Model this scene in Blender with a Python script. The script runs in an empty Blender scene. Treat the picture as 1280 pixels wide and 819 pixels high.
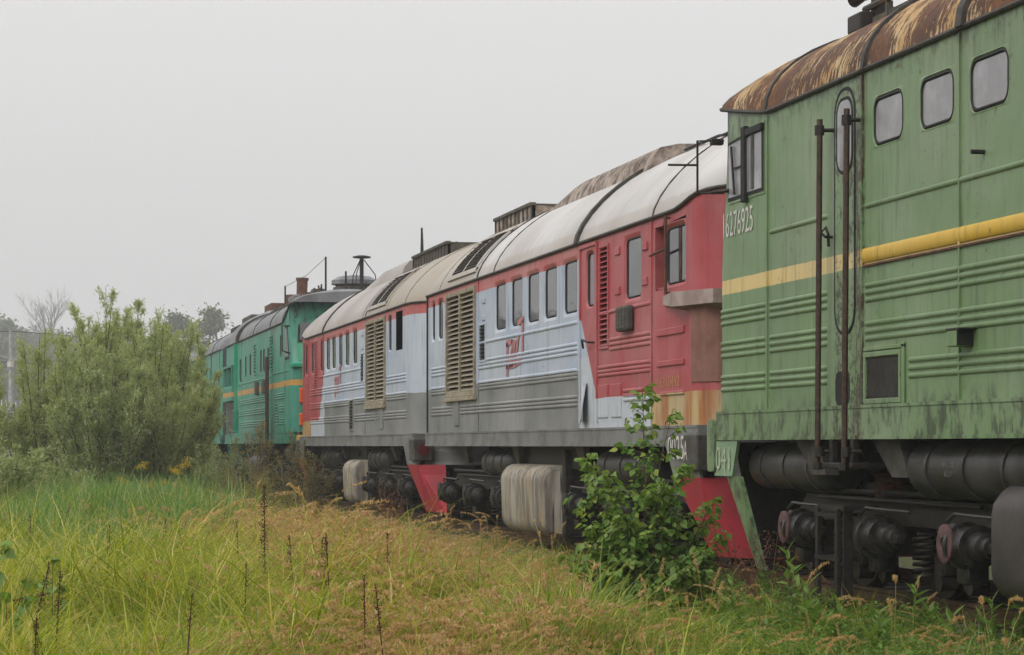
import bpy, bmesh, math, random
import numpy as np
from mathutils import Vector, Matrix, Euler

random.seed(7)
rng = np.random.default_rng(11)
R = math.radians
PI = math.pi
scene = bpy.context.scene
C = scene.collection

# ------------------------------------------------------------------ camera, sky, sun, exposure
EYE = 1.70            # metres above the meadow
YAW = R(12)
FPX = 640 / math.tan(YAW)      # focal length in pixels of the 1280 px wide photograph
CX, CY, HOR = 640.0, 409.5, 557.0
cam_d = bpy.data.cameras.new('camera')
cam = bpy.data.objects.new('camera', cam_d)
C.objects.link(cam)
cam.location = (0, 0, EYE)
cam.rotation_euler = (PI / 2, 0, -YAW)
cam_d.sensor_width = 36
cam_d.lens = 36 * FPX / 1280
cam_d.shift_y = (HOR - CY) / 1280
cam_d.clip_start = 0.1
cam_d.clip_end = 6000
scene.camera = cam

SUN_EL, SUN_AZ = R(42), R(238)      # azimuth clockwise from +y
world = bpy.data.worlds.new('World')
scene.world = world
world.use_nodes = True
wn = world.node_tree
wn.nodes.clear()
sky = wn.nodes.new('ShaderNodeTexSky')
sky.sky_type = 'NISHITA'
sky.sun_disc = False
sky.sun_elevation = SUN_EL
sky.sun_rotation = SUN_AZ
sky.dust_density = 6.0
sky.air_density = 1.0
hs = wn.nodes.new('ShaderNodeHueSaturation')
hs.inputs['Saturation'].default_value = 0.03
wn.links.new(sky.outputs[0], hs.inputs['Color'])
cl = wn.nodes.new('ShaderNodeMix')
cl.data_type = 'RGBA'
cl.inputs['Factor'].default_value = 0.88
wn.links.new(hs.outputs[0], cl.inputs[6])
cl.inputs[7].default_value = (7.15, 7.12, 7.08, 1)      # the closed cloud layer
tc = wn.nodes.new('ShaderNodeTexCoord')
sp = wn.nodes.new('ShaderNodeSeparateXYZ')
wn.links.new(tc.outputs['Generated'], sp.inputs[0])
mr = wn.nodes.new('ShaderNodeMapRange')            # standard overcast sky: brightness grows with the sine of elevation
mr.inputs[1].default_value, mr.inputs[2].default_value = 0.0, 1.0
mr.inputs[3].default_value, mr.inputs[4].default_value = 1.0, 2.4
wn.links.new(sp.outputs[2], mr.inputs[0])
ov = wn.nodes.new('ShaderNodeVectorMath')
ov.operation = 'SCALE'
wn.links.new(cl.outputs[2], ov.inputs[0])
wn.links.new(mr.outputs[0], ov.inputs['Scale'])
bg = wn.nodes.new('ShaderNodeBackground')
bg.inputs['Strength'].default_value = 0.090
wn.links.new(ov.outputs[0], bg.inputs['Color'])
wo = wn.nodes.new('ShaderNodeOutputWorld')
wn.links.new(bg.outputs[0], wo.inputs['Surface'])

sun_d = bpy.data.lights.new('sun', 'SUN')
sun_d.energy = 1.1
sun_d.angle = R(35)
sun_d.color = (1.0, 0.975, 0.94)
sun = bpy.data.objects.new('sun', sun_d)
C.objects.link(sun)
sun.location = (0, 0, 60)
sd = Vector((math.sin(SUN_AZ) * math.cos(SUN_EL), math.cos(SUN_AZ) * math.cos(SUN_EL), math.sin(SUN_EL)))
sun.rotation_euler = (-sd).to_track_quat('-Z', 'Y').to_euler()

vs = scene.view_settings
vs.view_transform = 'Standard'
vs.look = 'None'
vs.exposure = 0.05
vs.gamma = 1.0
scene.render.engine = 'CYCLES'
cy = scene.cycles
cy.use_denoising = True
cy.max_bounces = 5
cy.diffuse_bounces = 3
cy.use_adaptive_sampling = True
cy.adaptive_threshold = 0.03
cy.glossy_bounces = 3
cy.transmission_bounces = 4
cy.transparent_max_bounces = 8
cy.volume_bounces = 1
cy.sample_clamp_indirect = 6

# ------------------------------------------------------------------ photograph pixel -> place
_c, _s = math.cos(YAW), math.sin(YAW)
def at_depth(px, py, d):
    xc = (px - CX) * d / FPX
    return Vector((xc * _c + d * _s, -xc * _s + d * _c, EYE + (HOR - py) * d / FPX))
def at_ground(px, py, z=0.0):
    return at_depth(px, py, FPX * (EYE - z) / (py - HOR))
def to_px(x, y, z):
    d = x * _s + y * _c
    return CX + FPX * (x * _c - y * _s) / d, HOR - FPX * (z - EYE) / d

# ------------------------------------------------------------------ material helpers
class NT:
    def __init__(self, name):
        self.mat = bpy.data.materials.new(name)
        self.mat.use_nodes = True
        self.t = self.mat.node_tree
        self.t.nodes.clear()
        self.out = self.t.nodes.new('ShaderNodeOutputMaterial')
    def node(self, typ, **kw):
        n = self.t.nodes.new(typ)
        for k, v in kw.items():
            setattr(n, k, v)
        return n
    def put(self, sock, v):
        if isinstance(v, bpy.types.NodeSocket):
            self.t.links.new(v, sock)
        elif isinstance(v, (tuple, list)):
            sock.default_value = tuple(v) if len(v) == len(sock.default_value) else tuple(v) + (1,)
        else:
            try:
                sock.default_value = v
            except TypeError:
                sock.default_value = (v, v, v, 1)[:len(sock.default_value)]
    def m(self, op, a, b=None, c=None, clamp=False):
        n = self.node('ShaderNodeMath', operation=op, use_clamp=clamp)
        for i, v in enumerate((a, b, c)):
            if v is not None:
                self.put(n.inputs[i], v)
        return n.outputs[0]
    def mix(self, f, a, b, mode='MIX'):
        n = self.node('ShaderNodeMix', data_type='RGBA', blend_type=mode)
        self.put(n.inputs[0], f)
        self.put(n.inputs[6], a)
        self.put(n.inputs[7], b)
        return n.outputs[2]
    def scale(self, v, s):
        n = self.node('ShaderNodeVectorMath', operation='MULTIPLY')
        self.put(n.inputs[0], v)
        n.inputs[1].default_value = s
        return n.outputs[0]
    def noise(self, v, sc, det=3.0, ro=0.5, dist=0.0):
        n = self.node('ShaderNodeTexNoise')
        if v is not None:
            self.put(n.inputs['Vector'], v)
        n.inputs['Scale'].default_value = sc
        n.inputs['Detail'].default_value = det
        n.inputs['Roughness'].default_value = ro
        n.inputs['Distortion'].default_value = dist
        return n.outputs[0]
    def ss(self, v, lo, hi, a=0.0, b=1.0):
        n = self.node('ShaderNodeMapRange', interpolation_type='SMOOTHSTEP')
        self.put(n.inputs[0], v)
        n.inputs[1].default_value = lo
        n.inputs[2].default_value = hi
        n.inputs[3].default_value = a
        n.inputs[4].default_value = b
        return n.outputs[0]
    def gt(self, a, b):
        return self.m('GREATER_THAN', a, b)
    def lt(self, a, b):
        return self.m('LESS_THAN', a, b)
    def coord(self, root=None):
        n = self.node('ShaderNodeTexCoord')
        if root is not None:
            n.object = root
        return n.outputs['Object']
    def sep(self, v):
        n = self.node('ShaderNodeSeparateXYZ')
        self.put(n.inputs[0], v)
        return n.outputs
    def bump(self, h, strength=0.3, dist=0.01):
        n = self.node('ShaderNodeBump')
        n.inputs['Strength'].default_value = strength
        n.inputs['Distance'].default_value = dist
        self.put(n.inputs['Height'], h)
        return n.outputs[0]
    def pbr(self, col, rough=0.6, metal=0.0, spec=0.5, normal=None):
        n = self.node('ShaderNodeBsdfPrincipled')
        self.put(n.inputs['Base Color'], col)
        self.put(n.inputs['Roughness'], rough)
        self.put(n.inputs['Metallic'], metal)
        self.put(n.inputs['Specular IOR Level'], spec)
        if normal is not None:
            self.put(n.inputs['Normal'], normal)
        self.t.links.new(n.outputs[0], self.out.inputs['Surface'])
        return self.mat

def weathered(nt, co, base, fade=0.35, streak=0.5, rust=0.5, grime=(0.035, 0.03, 0.024), rustc=(0.13, 0.055, 0.025), rough=0.5, fadec=None):
    """paint with sun fading, rain streaks, grime and rust chips"""
    n1 = nt.noise(co, 0.9, 5, 0.6)
    f = nt.m('MULTIPLY', nt.ss(n1, 0.35, 0.75), fade)
    col = nt.mix(f, base, fadec if fadec else nt.mix(0.5, base, (0.55, 0.53, 0.5)))
    n2 = nt.noise(nt.scale(co, (7.0, 7.0, 0.55)), 1.7, 5, 0.65)
    s = nt.m('MULTIPLY', nt.ss(n2, 0.5, 0.78), streak)
    n2b = nt.noise(nt.scale(co, (30.0, 30.0, 1.4)), 1.2, 3, 0.6)
    s2 = nt.m('MULTIPLY', nt.m('MULTIPLY', nt.ss(n2b, 0.5, 0.8), nt.ss(n1, 0.4, 0.65)), streak * 0.5)
    col = nt.mix(s, col, grime)
    col = nt.mix(s2, col, grime)
    n2c = nt.noise(nt.scale(co, (3.0, 3.0, 0.8)), 0.9, 4, 0.6)
    col = nt.mix(nt.m('MULTIPLY', nt.ss(n2c, 0.55, 0.85), streak * 0.5), col, (0.09, 0.075, 0.055))
    n3 = nt.noise(co, 9.0, 7, 0.72)
    n4 = nt.noise(co, 1.1, 2, 0.5)
    r = nt.m('MULTIPLY', nt.ss(nt.m('ADD', n3, nt.m('MULTIPLY', nt.m('SUBTRACT', n4, 0.5), 0.35)), 0.64, 0.69), rust)
    rc = nt.mix(nt.noise(co, 25, 3), rustc, (0.05, 0.028, 0.018))
    col = nt.mix(r, col, rc)
    ro = nt.m('ADD', nt.m('MULTIPLY', n1, 0.25), rough - 0.1)
    ro = nt.m('MAXIMUM', ro, nt.m('MULTIPLY', r, 0.9))
    nb = nt.m('ADD', nt.m('MULTIPLY', nt.noise(co, 1.6, 2), 1.0), nt.m('MULTIPLY', n3, 0.12))
    return col, ro, nt.bump(nb, 0.55, 0.04)

def flat_paint(name, root, col, **kw):
    nt = NT(name)
    co = nt.coord(root)
    c, ro, nm = weathered(nt, co, col, **kw)
    return nt.pbr(c, ro, 0, 0.4, nm)

def simple(name, col, rough=0.6, metal=0.0, var=0.35, sc=6.0, spec=0.4, col2=None, bump=0.2):
    nt = NT(name)
    co = nt.coord()
    n = nt.noise(co, sc, 6, 0.65)
    c2 = col2 if col2 else tuple(v * (1 - var) for v in col)
    c = nt.mix(nt.ss(n, 0.35, 0.68), col, c2)
    return nt.pbr(c, rough, metal, spec, nt.bump(nt.noise(co, sc * 5, 4), bump, 0.01))

# ------------------------------------------------------------------ mesh helpers
class MB:
    def __init__(self):
        self.v, self.f = [], []
    def add(self, vs, fs):
        o = len(self.v)
        self.v += [tuple(p) for p in vs]
        self.f += [tuple(i + o for i in f) for f in fs]
        return self
    def box(self, a, b, bev=0.0):
        x0, y0, z0 = (min(a[i], b[i]) for i in range(3))
        x1, y1, z1 = (max(a[i], b[i]) for i in range(3))
        if bev <= 0:
            vs = [(x, y, z) for x in (x0, x1) for y in (y0, y1) for z in (z0, z1)]
            return self.add(vs, [(0, 1, 3, 2), (4, 6, 7, 5), (0, 4, 5, 1), (2, 3, 7, 6), (0, 2, 6, 4), (1, 5, 7, 3)])
        bm = bmesh.new()
        bmesh.ops.create_cube(bm, size=1, matrix=Matrix.Translation(((x0 + x1) / 2, (y0 + y1) / 2, (z0 + z1) / 2)) @ Matrix.Diagonal((x1 - x0, y1 - y0, z1 - z0, 1)))
        bmesh.ops.bevel(bm, geom=bm.edges[:], offset=bev, segments=2, affect='EDGES', profile=0.5)
        bm.verts.index_update()
        self.add([v.co[:] for v in bm.verts], [tuple(v.index for v in f.verts) for f in bm.faces])
        bm.free()
        return self
    def loft(self, rings, closed=True, cap0=False, cap1=False):
        n = len(rings[0])
        vs = [p for r in rings for p in r]
        fs = []
        for i in range(len(rings) - 1):
            for j in range(n if closed else n - 1):
                k = (j + 1) % n
                fs.append((i * n + j, i * n + k, (i + 1) * n + k, (i + 1) * n + j))
        if cap0:
            fs.append(tuple(range(n))[::-1])
        if cap1:
            fs.append(tuple(range((len(rings) - 1) * n, len(rings) * n)))
        return self.add(vs, fs)
    def tube(self, pts, r, n=8, cap=True):
        pts = [Vector(p) for p in pts]
        rr = r if isinstance(r, (list, tuple)) else [r] * len(pts)
        rings = []
        up = None
        for i, p in enumerate(pts):
            t = (pts[min(i + 1, len(pts) - 1)] - pts[max(i - 1, 0)])
            if t.length < 1e-9:
                t = Vector((0, 0, 1))
            t.normalize()
            if up is None:
                up = Vector((0, 0, 1)) if abs(t.z) < 0.9 else Vector((0, 1, 0))
            a = t.cross(up)
            if a.length < 1e-6:
                a = t.orthogonal()
            a.normalize()
            b = a.cross(t).normalized()
            up = b
            rings.append([p + (a * math.cos(2 * PI * k / n) + b * math.sin(2 * PI * k / n)) * rr[i] for k in range(n)])
        return self.loft(rings, True, cap, cap)
    def lathe(self, prof, origin, axis, n=20):
        """prof: list of (distance along axis, radius)"""
        ax = Vector(axis).normalized()
        a = ax.orthogonal().normalized()
        b = ax.cross(a)
        o = Vector(origin)
        rings = [[o + ax * d + (a * math.cos(2 * PI * k / n) + b * math.sin(2 * PI * k / n)) * max(r, 1e-4) for k in range(n)] for d, r in prof]
        return self.loft(rings, True, True, True)
    def prism(self, poly, axis, lo, hi):
        """poly of 2D points in the two other axes, pushed along axis"""
        def mk(p, h):
            q = [0, 0, 0]
            o = [i for i in range(3) if i != axis]
            q[axis] = h
            q[o[0]], q[o[1]] = p
            return q
        return self.loft([[mk(p, lo) for p in poly], [mk(p, hi) for p in poly]], True, True, True)
    def mesh(self, name, smooth=False, angle=None):
        me = bpy.data.meshes.new(name)
        me.from_pydata([tuple(p) for p in self.v], [], self.f)
        if smooth:
            me.polygons.foreach_set('use_smooth', [True] * len(me.polygons))
            if angle:
                me.set_sharp_from_angle(angle=angle)
        me.update()
        return me

def link(name, me, mat, parent=None, loc=None, smooth=None):
    o = bpy.data.objects.new(name, me)
    C.objects.link(o)
    if mat and not me.materials:
        me.materials.append(mat)
    if parent:
        o.parent = parent
    if loc is not None:
        o.location = loc
    return o
def build(mb, name, mat, parent=None, smooth=False, angle=R(35), loc=None):
    return link(name, mb.mesh(name, smooth, angle), mat, parent, loc)
def tag(o, label=None, cat=None, group=None, kind=None):
    if label: o['label'] = label
    if cat: o['category'] = cat
    if group: o['group'] = group
    if kind: o['kind'] = kind
    return o
def empty(name, loc, rz=0.0):
    o = bpy.data.objects.new(name, None)
    C.objects.link(o)
    o.location = loc
    o.rotation_euler = (0, 0, rz)
    o.empty_display_size = 0.3
    return o

# ------------------------------------------------------------------ common materials
def glass_mat(name, tint, rough=0.06):
    nt = NT(name)
    co = nt.coord()
    n = nt.noise(co, 2.5, 5, 0.6)
    c = nt.mix(nt.ss(n, 0.4, 0.75), tint, tuple(min(1, v * 1.6 + 0.02) for v in tint))
    return nt.pbr(c, nt.m('ADD', rough, nt.m('MULTIPLY', nt.ss(n, 0.5, 0.85), 0.08)), 0, 0.9)
M = {}
M['glass'] = glass_mat('window_glass', (0.022, 0.023, 0.025), 0.02)
M['dusty_glass'] = glass_mat('dusty_window_glass', (0.2, 0.195, 0.205), 0.22)
M['dark_inside'] = simple('painted_dark_inside', (0.02, 0.018, 0.016), 0.9)  # near-black colour puts the interior's darkness into the material
M['rubber'] = simple('black_rubber', (0.012, 0.012, 0.012), 0.7)
M['blackmetal'] = simple('sooty_metal', (0.013, 0.012, 0.011), 0.55, 0.2, sc=11, col2=(0.032, 0.024, 0.019))
M['greymetal'] = simple('grimy_grey_metal', (0.075, 0.072, 0.066), 0.6, 0.1, sc=6, col2=(0.04, 0.03, 0.024))
M['tankgrey'] = simple('reservoir_grey', (0.055, 0.053, 0.05), 0.45, 0.1, sc=3, col2=(0.026, 0.023, 0.02))
M['pinkred'] = simple('faded_red_cap', (0.12, 0.055, 0.055), 0.7, sc=14, col2=(0.04, 0.024, 0.022))
M['rusty'] = simple('rusty_steel', (0.14, 0.055, 0.03), 0.85, sc=7, col2=(0.05, 0.028, 0.02))
M['wheel'] = simple('wheel_steel', (0.05, 0.04, 0.034), 0.65, 0.3)
M['railmat'] = simple('rail_steel', (0.13, 0.075, 0.045), 0.6, 0.4)
M['sleeper'] = simple('creosote_sleeper', (0.06, 0.048, 0.038), 0.9)
M['orange'] = simple('orange_lamp_plastic', (0.75, 0.1, 0.015), 0.4, var=0.15)
M['darkroof'] = simple('soot_roof_box', (0.05, 0.048, 0.045), 0.8, sc=5, col2=(0.11, 0.09, 0.06))
M['concrete'] = simple('concrete', (0.42, 0.41, 0.39), 0.85, sc=3)
M['wire'] = simple('dark_wire', (0.03, 0.03, 0.03), 0.6)

# ------------------------------------------------------------------ locomotive kit
TRACK_X, RAIL_Z = 8.30, 0.45

class Loco:
    """root at a cab end on the rail top; u = metres from the cab end, sx = side that the photograph shows"""
    def __init__(s, name, y, turned, L, w, zs, zt, zg, b, label, group=None):
        s.root = empty(name, (TRACK_X, y, RAIL_Z), PI if turned else 0.0)
        s.sx = 1 if turned else -1
        s.near = s.sx          # direction of u towards the photographer's end
        s.L, s.w, s.zs, s.zt, s.zg, s.b = L, w, zs, zt, zg, b
        tag(s.root, label, 'locomotive', group)
        s.holes = []
        s.cache = {}
        s.sup = 2.0
        s.sill_cut = 0.12
        s.rise = lambda u: 0.0
        s.half = lambda u: w
        s.crown = lambda u: b
    def P(s, u, z, out=0.0):
        return (s.sx * (s.w + out), u, z)
    def part(s, mb, name, mat, parent=None, smooth=False):
        return build(mb, name, mat, parent or s.root, smooth)
    # ---- body shell
    def body(s, mat, r0, r1, rake, rake_len, name='body'):
        us = {r0, s.L - r1, rake_len}
        zz = {s.zt, s.zg}
        for (a, b_, c, d) in s.holes:
            us |= {a, b_}
            zz |= {c, d}
        us |= set(np.linspace(r0, s.L - r1, 18))
        zz |= set(np.linspace(s.zt, s.zg, 9))
        us = sorted(us); zz = sorted(zz)
        def dedupe(q):
            o = [q[0]]
            for v in q[1:]:
                if v - o[-1] > 1e-4: o.append(v)
            return o
        us, zz = dedupe(us), dedupe(zz)
        w = s.w
        loop = [(1, w, u) for u in us]
        n = 6
        for k in range(1, n + 1):
            a = PI / 2 * k / n
            loop.append((0, w - r1 + r1 * math.cos(a), s.L - r1 + r1 * math.sin(a)))
        for k in range(n + 1):
            a = PI / 2 * k / n
            loop.append((0, -(w - r1) - r1 * math.sin(a), s.L - r1 + r1 * math.cos(a)))
        for k in range(n + 1):
            a = PI / 2 * k / n
            loop.append((0, -(w - r0) - r0 * math.cos(a), r0 - r0 * math.sin(a)))
        for k in range(n):
            a = PI / 2 * k / n
            loop.append((0, (w - r0) + r0 * math.sin(a), r0 - r0 * math.cos(a)))
        def pos(p, z):
            _, x, u = p
            uu = u + (rake(z) * (1 - u / rake_len) if u < rake_len else 0)
            t = max(0.0, (z - (s.zg - 0.3)) / 0.3)
            return (s.sx * x, uu, z + s.rise(u) * t)
        m = MB()
        nl = len(loop)
        m.v = [pos(p, z) for z in zz for p in loop]
        for i in range(len(zz) - 1):
            for j in range(nl):
                k = (j + 1) % nl
                if loop[j][0] and loop[k][0]:
                    cu = (loop[j][2] + loop[k][2]) / 2
                    cz = (zz[i] + zz[i + 1]) / 2
                    if any(a < cu < b_ and c < cz < d for a, b_, c, d in s.holes):
                        continue
                m.f.append((i * nl + j, i * nl + k, (i + 1) * nl + k, (i + 1) * nl + j))
        s.body_obj = s.part(m, name, mat, None, True)
        return s.body_obj
    # ---- roof
    def roof_pt(s, u, t, off=0.0):
        w, z0, b = s.half(u) + 0.02, s.zg + s.rise(u), s.crown(u)
        ct, st = math.cos(t), math.sin(t)
        e = 2 / s.sup
        x = w * math.copysign(abs(ct) ** e, ct); z = b * max(st, 0) ** e
        if off:
            nx, nz = math.copysign(abs(ct) ** (2 - e), ct) * b, max(st, 0) ** (2 - e) * w
            l = math.hypot(nx, nz) or 1
            x += nx / l * off; z += nz / l * off
        return (s.sx * x, u, z0 + z)
    def roof(s, mat, us, name='roof', nt_=22):
        m = MB()
        rings = [[s.roof_pt(u, PI * k / nt_) for k in range(nt_ + 1)] for u in us]
        m.loft(rings, False, True, True)
        s.roof_obj = s.part(m, name, mat, None, True)
        g = MB()
        for sgn in (0, PI):
            pts = [s.roof_pt(u, sgn, 0.0) for u in us]
            g.tube(pts, 0.02, 6)
        s.part(g, 'gutter', M['gutter'], s.roof_obj)
        return s.roof_obj
    def roof_strip(s, u, wid=0.05, off=0.02, t0=0.0, t1=PI, mat=None, name='roof_strip'):
        m = MB(); n = 20
        rings = []
        for k in range(n + 1):
            t = t0 + (t1 - t0) * k / n
            rings.append([s.roof_pt(u - wid / 2, t, -0.01), s.roof_pt(u - wid / 2, t, off), s.roof_pt(u + wid / 2, t, off), s.roof_pt(u + wid / 2, t, -0.01)])
        m.loft(rings, True, True, True)
        return s.part(m, name, mat or M['gutter'], s.roof_obj)
    # ---- facade pieces
    def rib(s, u0, u1, z, h=0.05, out=0.022, mat=None):
        key = ('rib', round(u1 - u0, 3), h, out)
        if key not in s.cache:
            m = MB(); e = min(0.03, (u1 - u0) / 4); rings = []
            for uu, k in ((0, 0.15), (e, 1), (u1 - u0 - e, 1), (u1 - u0, 0.15)):
                rings.append([(s.sx * (-0.004 + out * k * math.sin(PI * q / 5)), uu, -h / 2 * math.cos(PI * q / 5)) for q in range(6)])
            m.loft(rings, True, True, True)
            s.cache[key] = m.mesh('rib', True, R(50))
        return link('rib', s.cache[key], mat or s.paint, s.body_obj, (s.sx * s.w, u0, z))
    def ribs(s, u0, u1, zlist, **kw):
        for z in zlist:
            s.rib(u0, u1, z, **kw)
    def pad(s, u0, u1, z0, z1, out=0.02, name='raised_panel', mat=None, bev=0.008):
        m = MB().box(s.P(u0, z0, -0.01), s.P(u1, z1, out), bev)
        return s.part(m, name, mat or s.paint, s.body_obj)
    def rr(s, u0, u1, z0, z1, r, out, n=5):
        """rounded rectangle loop on the visible face"""
        cs = [(u1 - r, z1 - r, 0), (u0 + r, z1 - r, 1), (u0 + r, z0 + r, 2), (u1 - r, z0 + r, 3)]
        L = []
        for cu, cz, q in cs:
            for k in range(n + 1):
                a = PI / 2 * (q + k / n)
                L.append(s.P(cu + r * math.cos(a), cz + r * math.sin(a), out))
        return L
    def corner_loop(s, u0, u1, z0, z1, out, n=5):
        L = []
        for cu, cz in ((u1, z1), (u0, z1), (u0, z0), (u1, z0)):
            L += [s.P(cu, cz, out)] * (n + 1)
        return L
    def window(s, u0, u1, z0, z1, r=0.1, wall=0.05, depth=0.05, frame_mat=None, pane_mat=None, gasket=0.022, pane=True, lip=0.0, skew=0.0):
        """recessed window: outer rect is the wall opening, then a rounded funnel, rubber and pane"""
        fm = frame_mat or s.paint
        m = MB()
        i0, i1, j0, j1 = u0 + wall, u1 - wall, z0 + wall, z1 - wall
        rings = [s.corner_loop(u0, u1, z0, z1, 0.0), s.rr(u0 + 0.01, u1 - 0.01, z0 + 0.01, z1 - 0.01, r + wall * 0.6, 0.001 + lip), s.rr(i0, i1, j0, j1, r, -depth), s.rr(i0, i1, j0, j1, r, -depth - 0.03)]
        m.loft(rings)
        win = s.part(m, 'window', fm, s.body_obj, True)
        g = MB()
        o1 = s.rr(i0 - 0.004, i1 + 0.004, j0 - 0.004, j1 + 0.004, r, -depth + 0.002)
        o2 = s.rr(i0 + gasket * 0.5, i1 - gasket * 0.5, j0 + gasket * 0.5, j1 - gasket * 0.5, max(0.02, r - 0.02), -depth + 0.012)
        o3 = s.rr(i0 + gasket, i1 - gasket, j0 + gasket, j1 - gasket, max(0.02, r - 0.03), -depth - 0.004)
        g.loft([o1, o2, o3])
        s.part(g, 'gasket', M['rubber'], win)
        if pane:
            p = MB()
            L = s.rr(i0, i1, j0, j1, r, -depth - 0.002)
            B_ = s.rr(i0, i1, j0, j1, r, -depth - 0.010)
            p.loft([L, B_], True, True, True)
            s.part(p, 'pane', pane_mat or M['glass'], win)
        return win
    def hole(s, u0, u1, z0, z1):
        s.holes.append((u0, u1, z0, z1))
        return (u0, u1, z0, z1)
    def louvre(s, u0, u1, z0, z1, n, cols=1, frame_mat=None, slat_mat=None, fr=0.04, out=0.03, name='louvre_grille', back=None, tilt=0.5, bar=0.05):
        """frame with separate slats over a dark recess"""
        m = MB()
        for a, b_, c, d in ((u0, u1, z1 - fr, z1), (u0, u1, z0, z0 + fr), (u0, u0 + fr, z0 + fr, z1 - fr), (u1 - fr, u1, z0 + fr, z1 - fr)):
            m.box(s.P(a, c, -0.06), s.P(b_, d, out), 0.006)
        for k in range(1, cols):
            uu = u0 + (u1 - u0) * k / cols
            m.box(s.P(uu - bar / 2, z0 + fr, -0.06), s.P(uu + bar / 2, z1 - fr, out + 0.004), 0.006)
        g = s.part(m, name, frame_mat or s.paint, s.body_obj)
        bk = MB().box(s.P(u0, z0, -0.16), s.P(u1, z1, -0.15))
        s.part(bk, 'backing', M['blackmetal'], g)
        cw = (u1 - u0 - 2 * fr) / cols - (bar if cols > 1 else 0)
        pitch = (z1 - z0 - 2 * fr) / n
        q = MB()
        hh = pitch * 0.95
        prof = [(-0.07, hh * 0.5), (0.012, -hh * 0.42), (0.012 + 0.012, -hh * 0.42), (-0.05, hh * 0.5)]
        q.loft([[(s.sx * a, 0.0, b_) for a, b_ in prof], [(s.sx * a, cw, b_) for a, b_ in prof]], True, True, True)
        me = q.mesh('slat')
        for k in range(cols):
            ua = u0 + fr + (u1 - u0 - 2 * fr) * k / cols + (bar / 2 if cols > 1 else 0)
            for i in range(n):
                zc = z0 + fr + pitch * (i + 0.5)
                o = link('slat', me, slat_mat or s.paint, g, (s.sx * s.w, ua, zc))
                if random.random() < 0.12:
                    o.rotation_euler = (random.uniform(-0.012, 0.012), random.uniform(-0.06, 0.06), 0)
        return g
    def sill(s, mat, out=0.025, name='underframe'):
        m = MB()
        m.box((-(s.w + out), 0.12, s.zs), (s.w + out, s.L - s.sill_cut, s.zt))
        o = s.part(m, name, mat)
        l = MB()
        for sg in (-1, 1):
            l.box((sg * (s.w + out + 0.012), 0.14, s.zs), (sg * (s.w + out - 0.1), s.L - s.sill_cut - 0.02, s.zs + 0.03))
            l.box((sg * (s.w + out + 0.008), 0.14, s.zt - 0.02), (sg * (s.w + out - 0.1), s.L - s.sill_cut - 0.02, s.zt + 0.006))
        s.part(l, 'flange', mat, o)
        return o
    # ---- running gear
    def bogie(s, uc, axles, style):
        bg = MB()
        w = 1.08
        a0, a1 = uc - axles - 0.75, uc + axles + 0.75
        for sg in (-1, 1):
            prof = [(a0, 0.62), (a0 + 0.3, 0.82), (a1 - 0.3, 0.82), (a1, 0.62), (a1 - 0.1, 0.5), (a1 - 0.5, 0.6), (a0 + 0.5, 0.6), (a0 + 0.1, 0.5)]
            x0, x1 = sg * (w - 0.06), sg * (w + 0.08)
            bg.loft([[(x0, p[0], p[1]) for p in prof], [(x1, p[0], p[1]) for p in prof]], True, True, True)
            bg.tube([(sg * (w + 0.12), a0 + 0.3, 0.86), (sg * (w + 0.12), a1 - 0.3, 0.86)], 0.025, 6)
            bg.tube([(sg * (w + 0.14), a0 + 0.8, 0.8), (sg * (w + 0.14), a1 - 0.8, 0.79)], 0.018, 6)
        for d in (-0.95, 0.95):
            bg.box((-w, uc + d - 0.14, 0.55), (w, uc + d + 0.14, 0.8), 0.02)
        b = s.part(bg, 'bogie', M['blackmetal'])
        wm = MB()
        wm.lathe([(0, 0.40), (0, 0.525), (0.10, 0.52), (0.11, 0.55), (0.135, 0.55), (0.135, 0.40), (0.09, 0.38), (0.09, 0.2), (0.0, 0.18), (-0.04, 0.12)], (0, 0, 0), (1, 0, 0), 28)
        if 'wheel' not in s.cache:
            s.cache['wheel'] = wm.mesh('wheel', True, R(30))
        ab = s.cache.get('ab' + style)
        if ab is None:
            am = MB(); sx = s.sx; yd = s.near     # direction towards the photographer's end
            # axle box drum across the track
            am.lathe([(0, 0.17), (0.03, 0.19), (0.24, 0.19), (0.26, 0.165), (0.30, 0.165), (0.30, 0.06)], (sx * 0.0, 0, 0), (sx, 0, 0), 18)
            # guide arm with bushes along the track
            am.lathe([(0.0, 0.19), (0.02, 0.215), (0.08, 0.215), (0.085, 0.175), (0.30, 0.165), (0.305, 0.195), (0.33, 0.195), (0.335, 0.135), (0.5, 0.125), (0.51, 0.095), (0.60, 0.09), (0.61, 0.05)], (sx * 0.15, yd * 0.02, -0.01), (0, yd, 0), 18)
            am.box((sx * 0.10, yd * 0.62, -0.055), (sx * 0.2, yd * 0.68, 0.035), 0.01)
            for k in range(6):
                a = 2 * PI * k / 6
                am.box((sx * (0.15 + 0.15 * math.cos(a)) - 0.018, yd * 0.1, 0.15 * math.sin(a) - 0.028), (sx * (0.15 + 0.15 * math.cos(a)) + 0.018, yd * 0.33, 0.15 * math.sin(a) + 0.008))
            am.tube([(sx * 0.2, yd * -0.2, 0.2), (sx * 0.22, yd * 0.0, 0.27), (sx * 0.2, yd * 0.3, 0.26), (sx * 0.15, yd * 0.9, 0.25)], 0.018, 6)
            am.box((sx * -0.05, -0.13, -0.36), (sx * 0.15, 0.13, -0.15), 0.02)
            ab = am.mesh('axle_box', True, R(35)); s.cache['ab' + style] = ab
            cm = MB().lathe([(0, 0.1), (0.0, 0.145), (0.02, 0.145), (0.03, 0.12), (0.03, 0.05), (0.015, 0.045)], (0, 0, 0), (sx, 0, 0), 18)
            s.cache['cap'] = cm.mesh('axle_cap', True, R(35))
            sp = MB()
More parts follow.
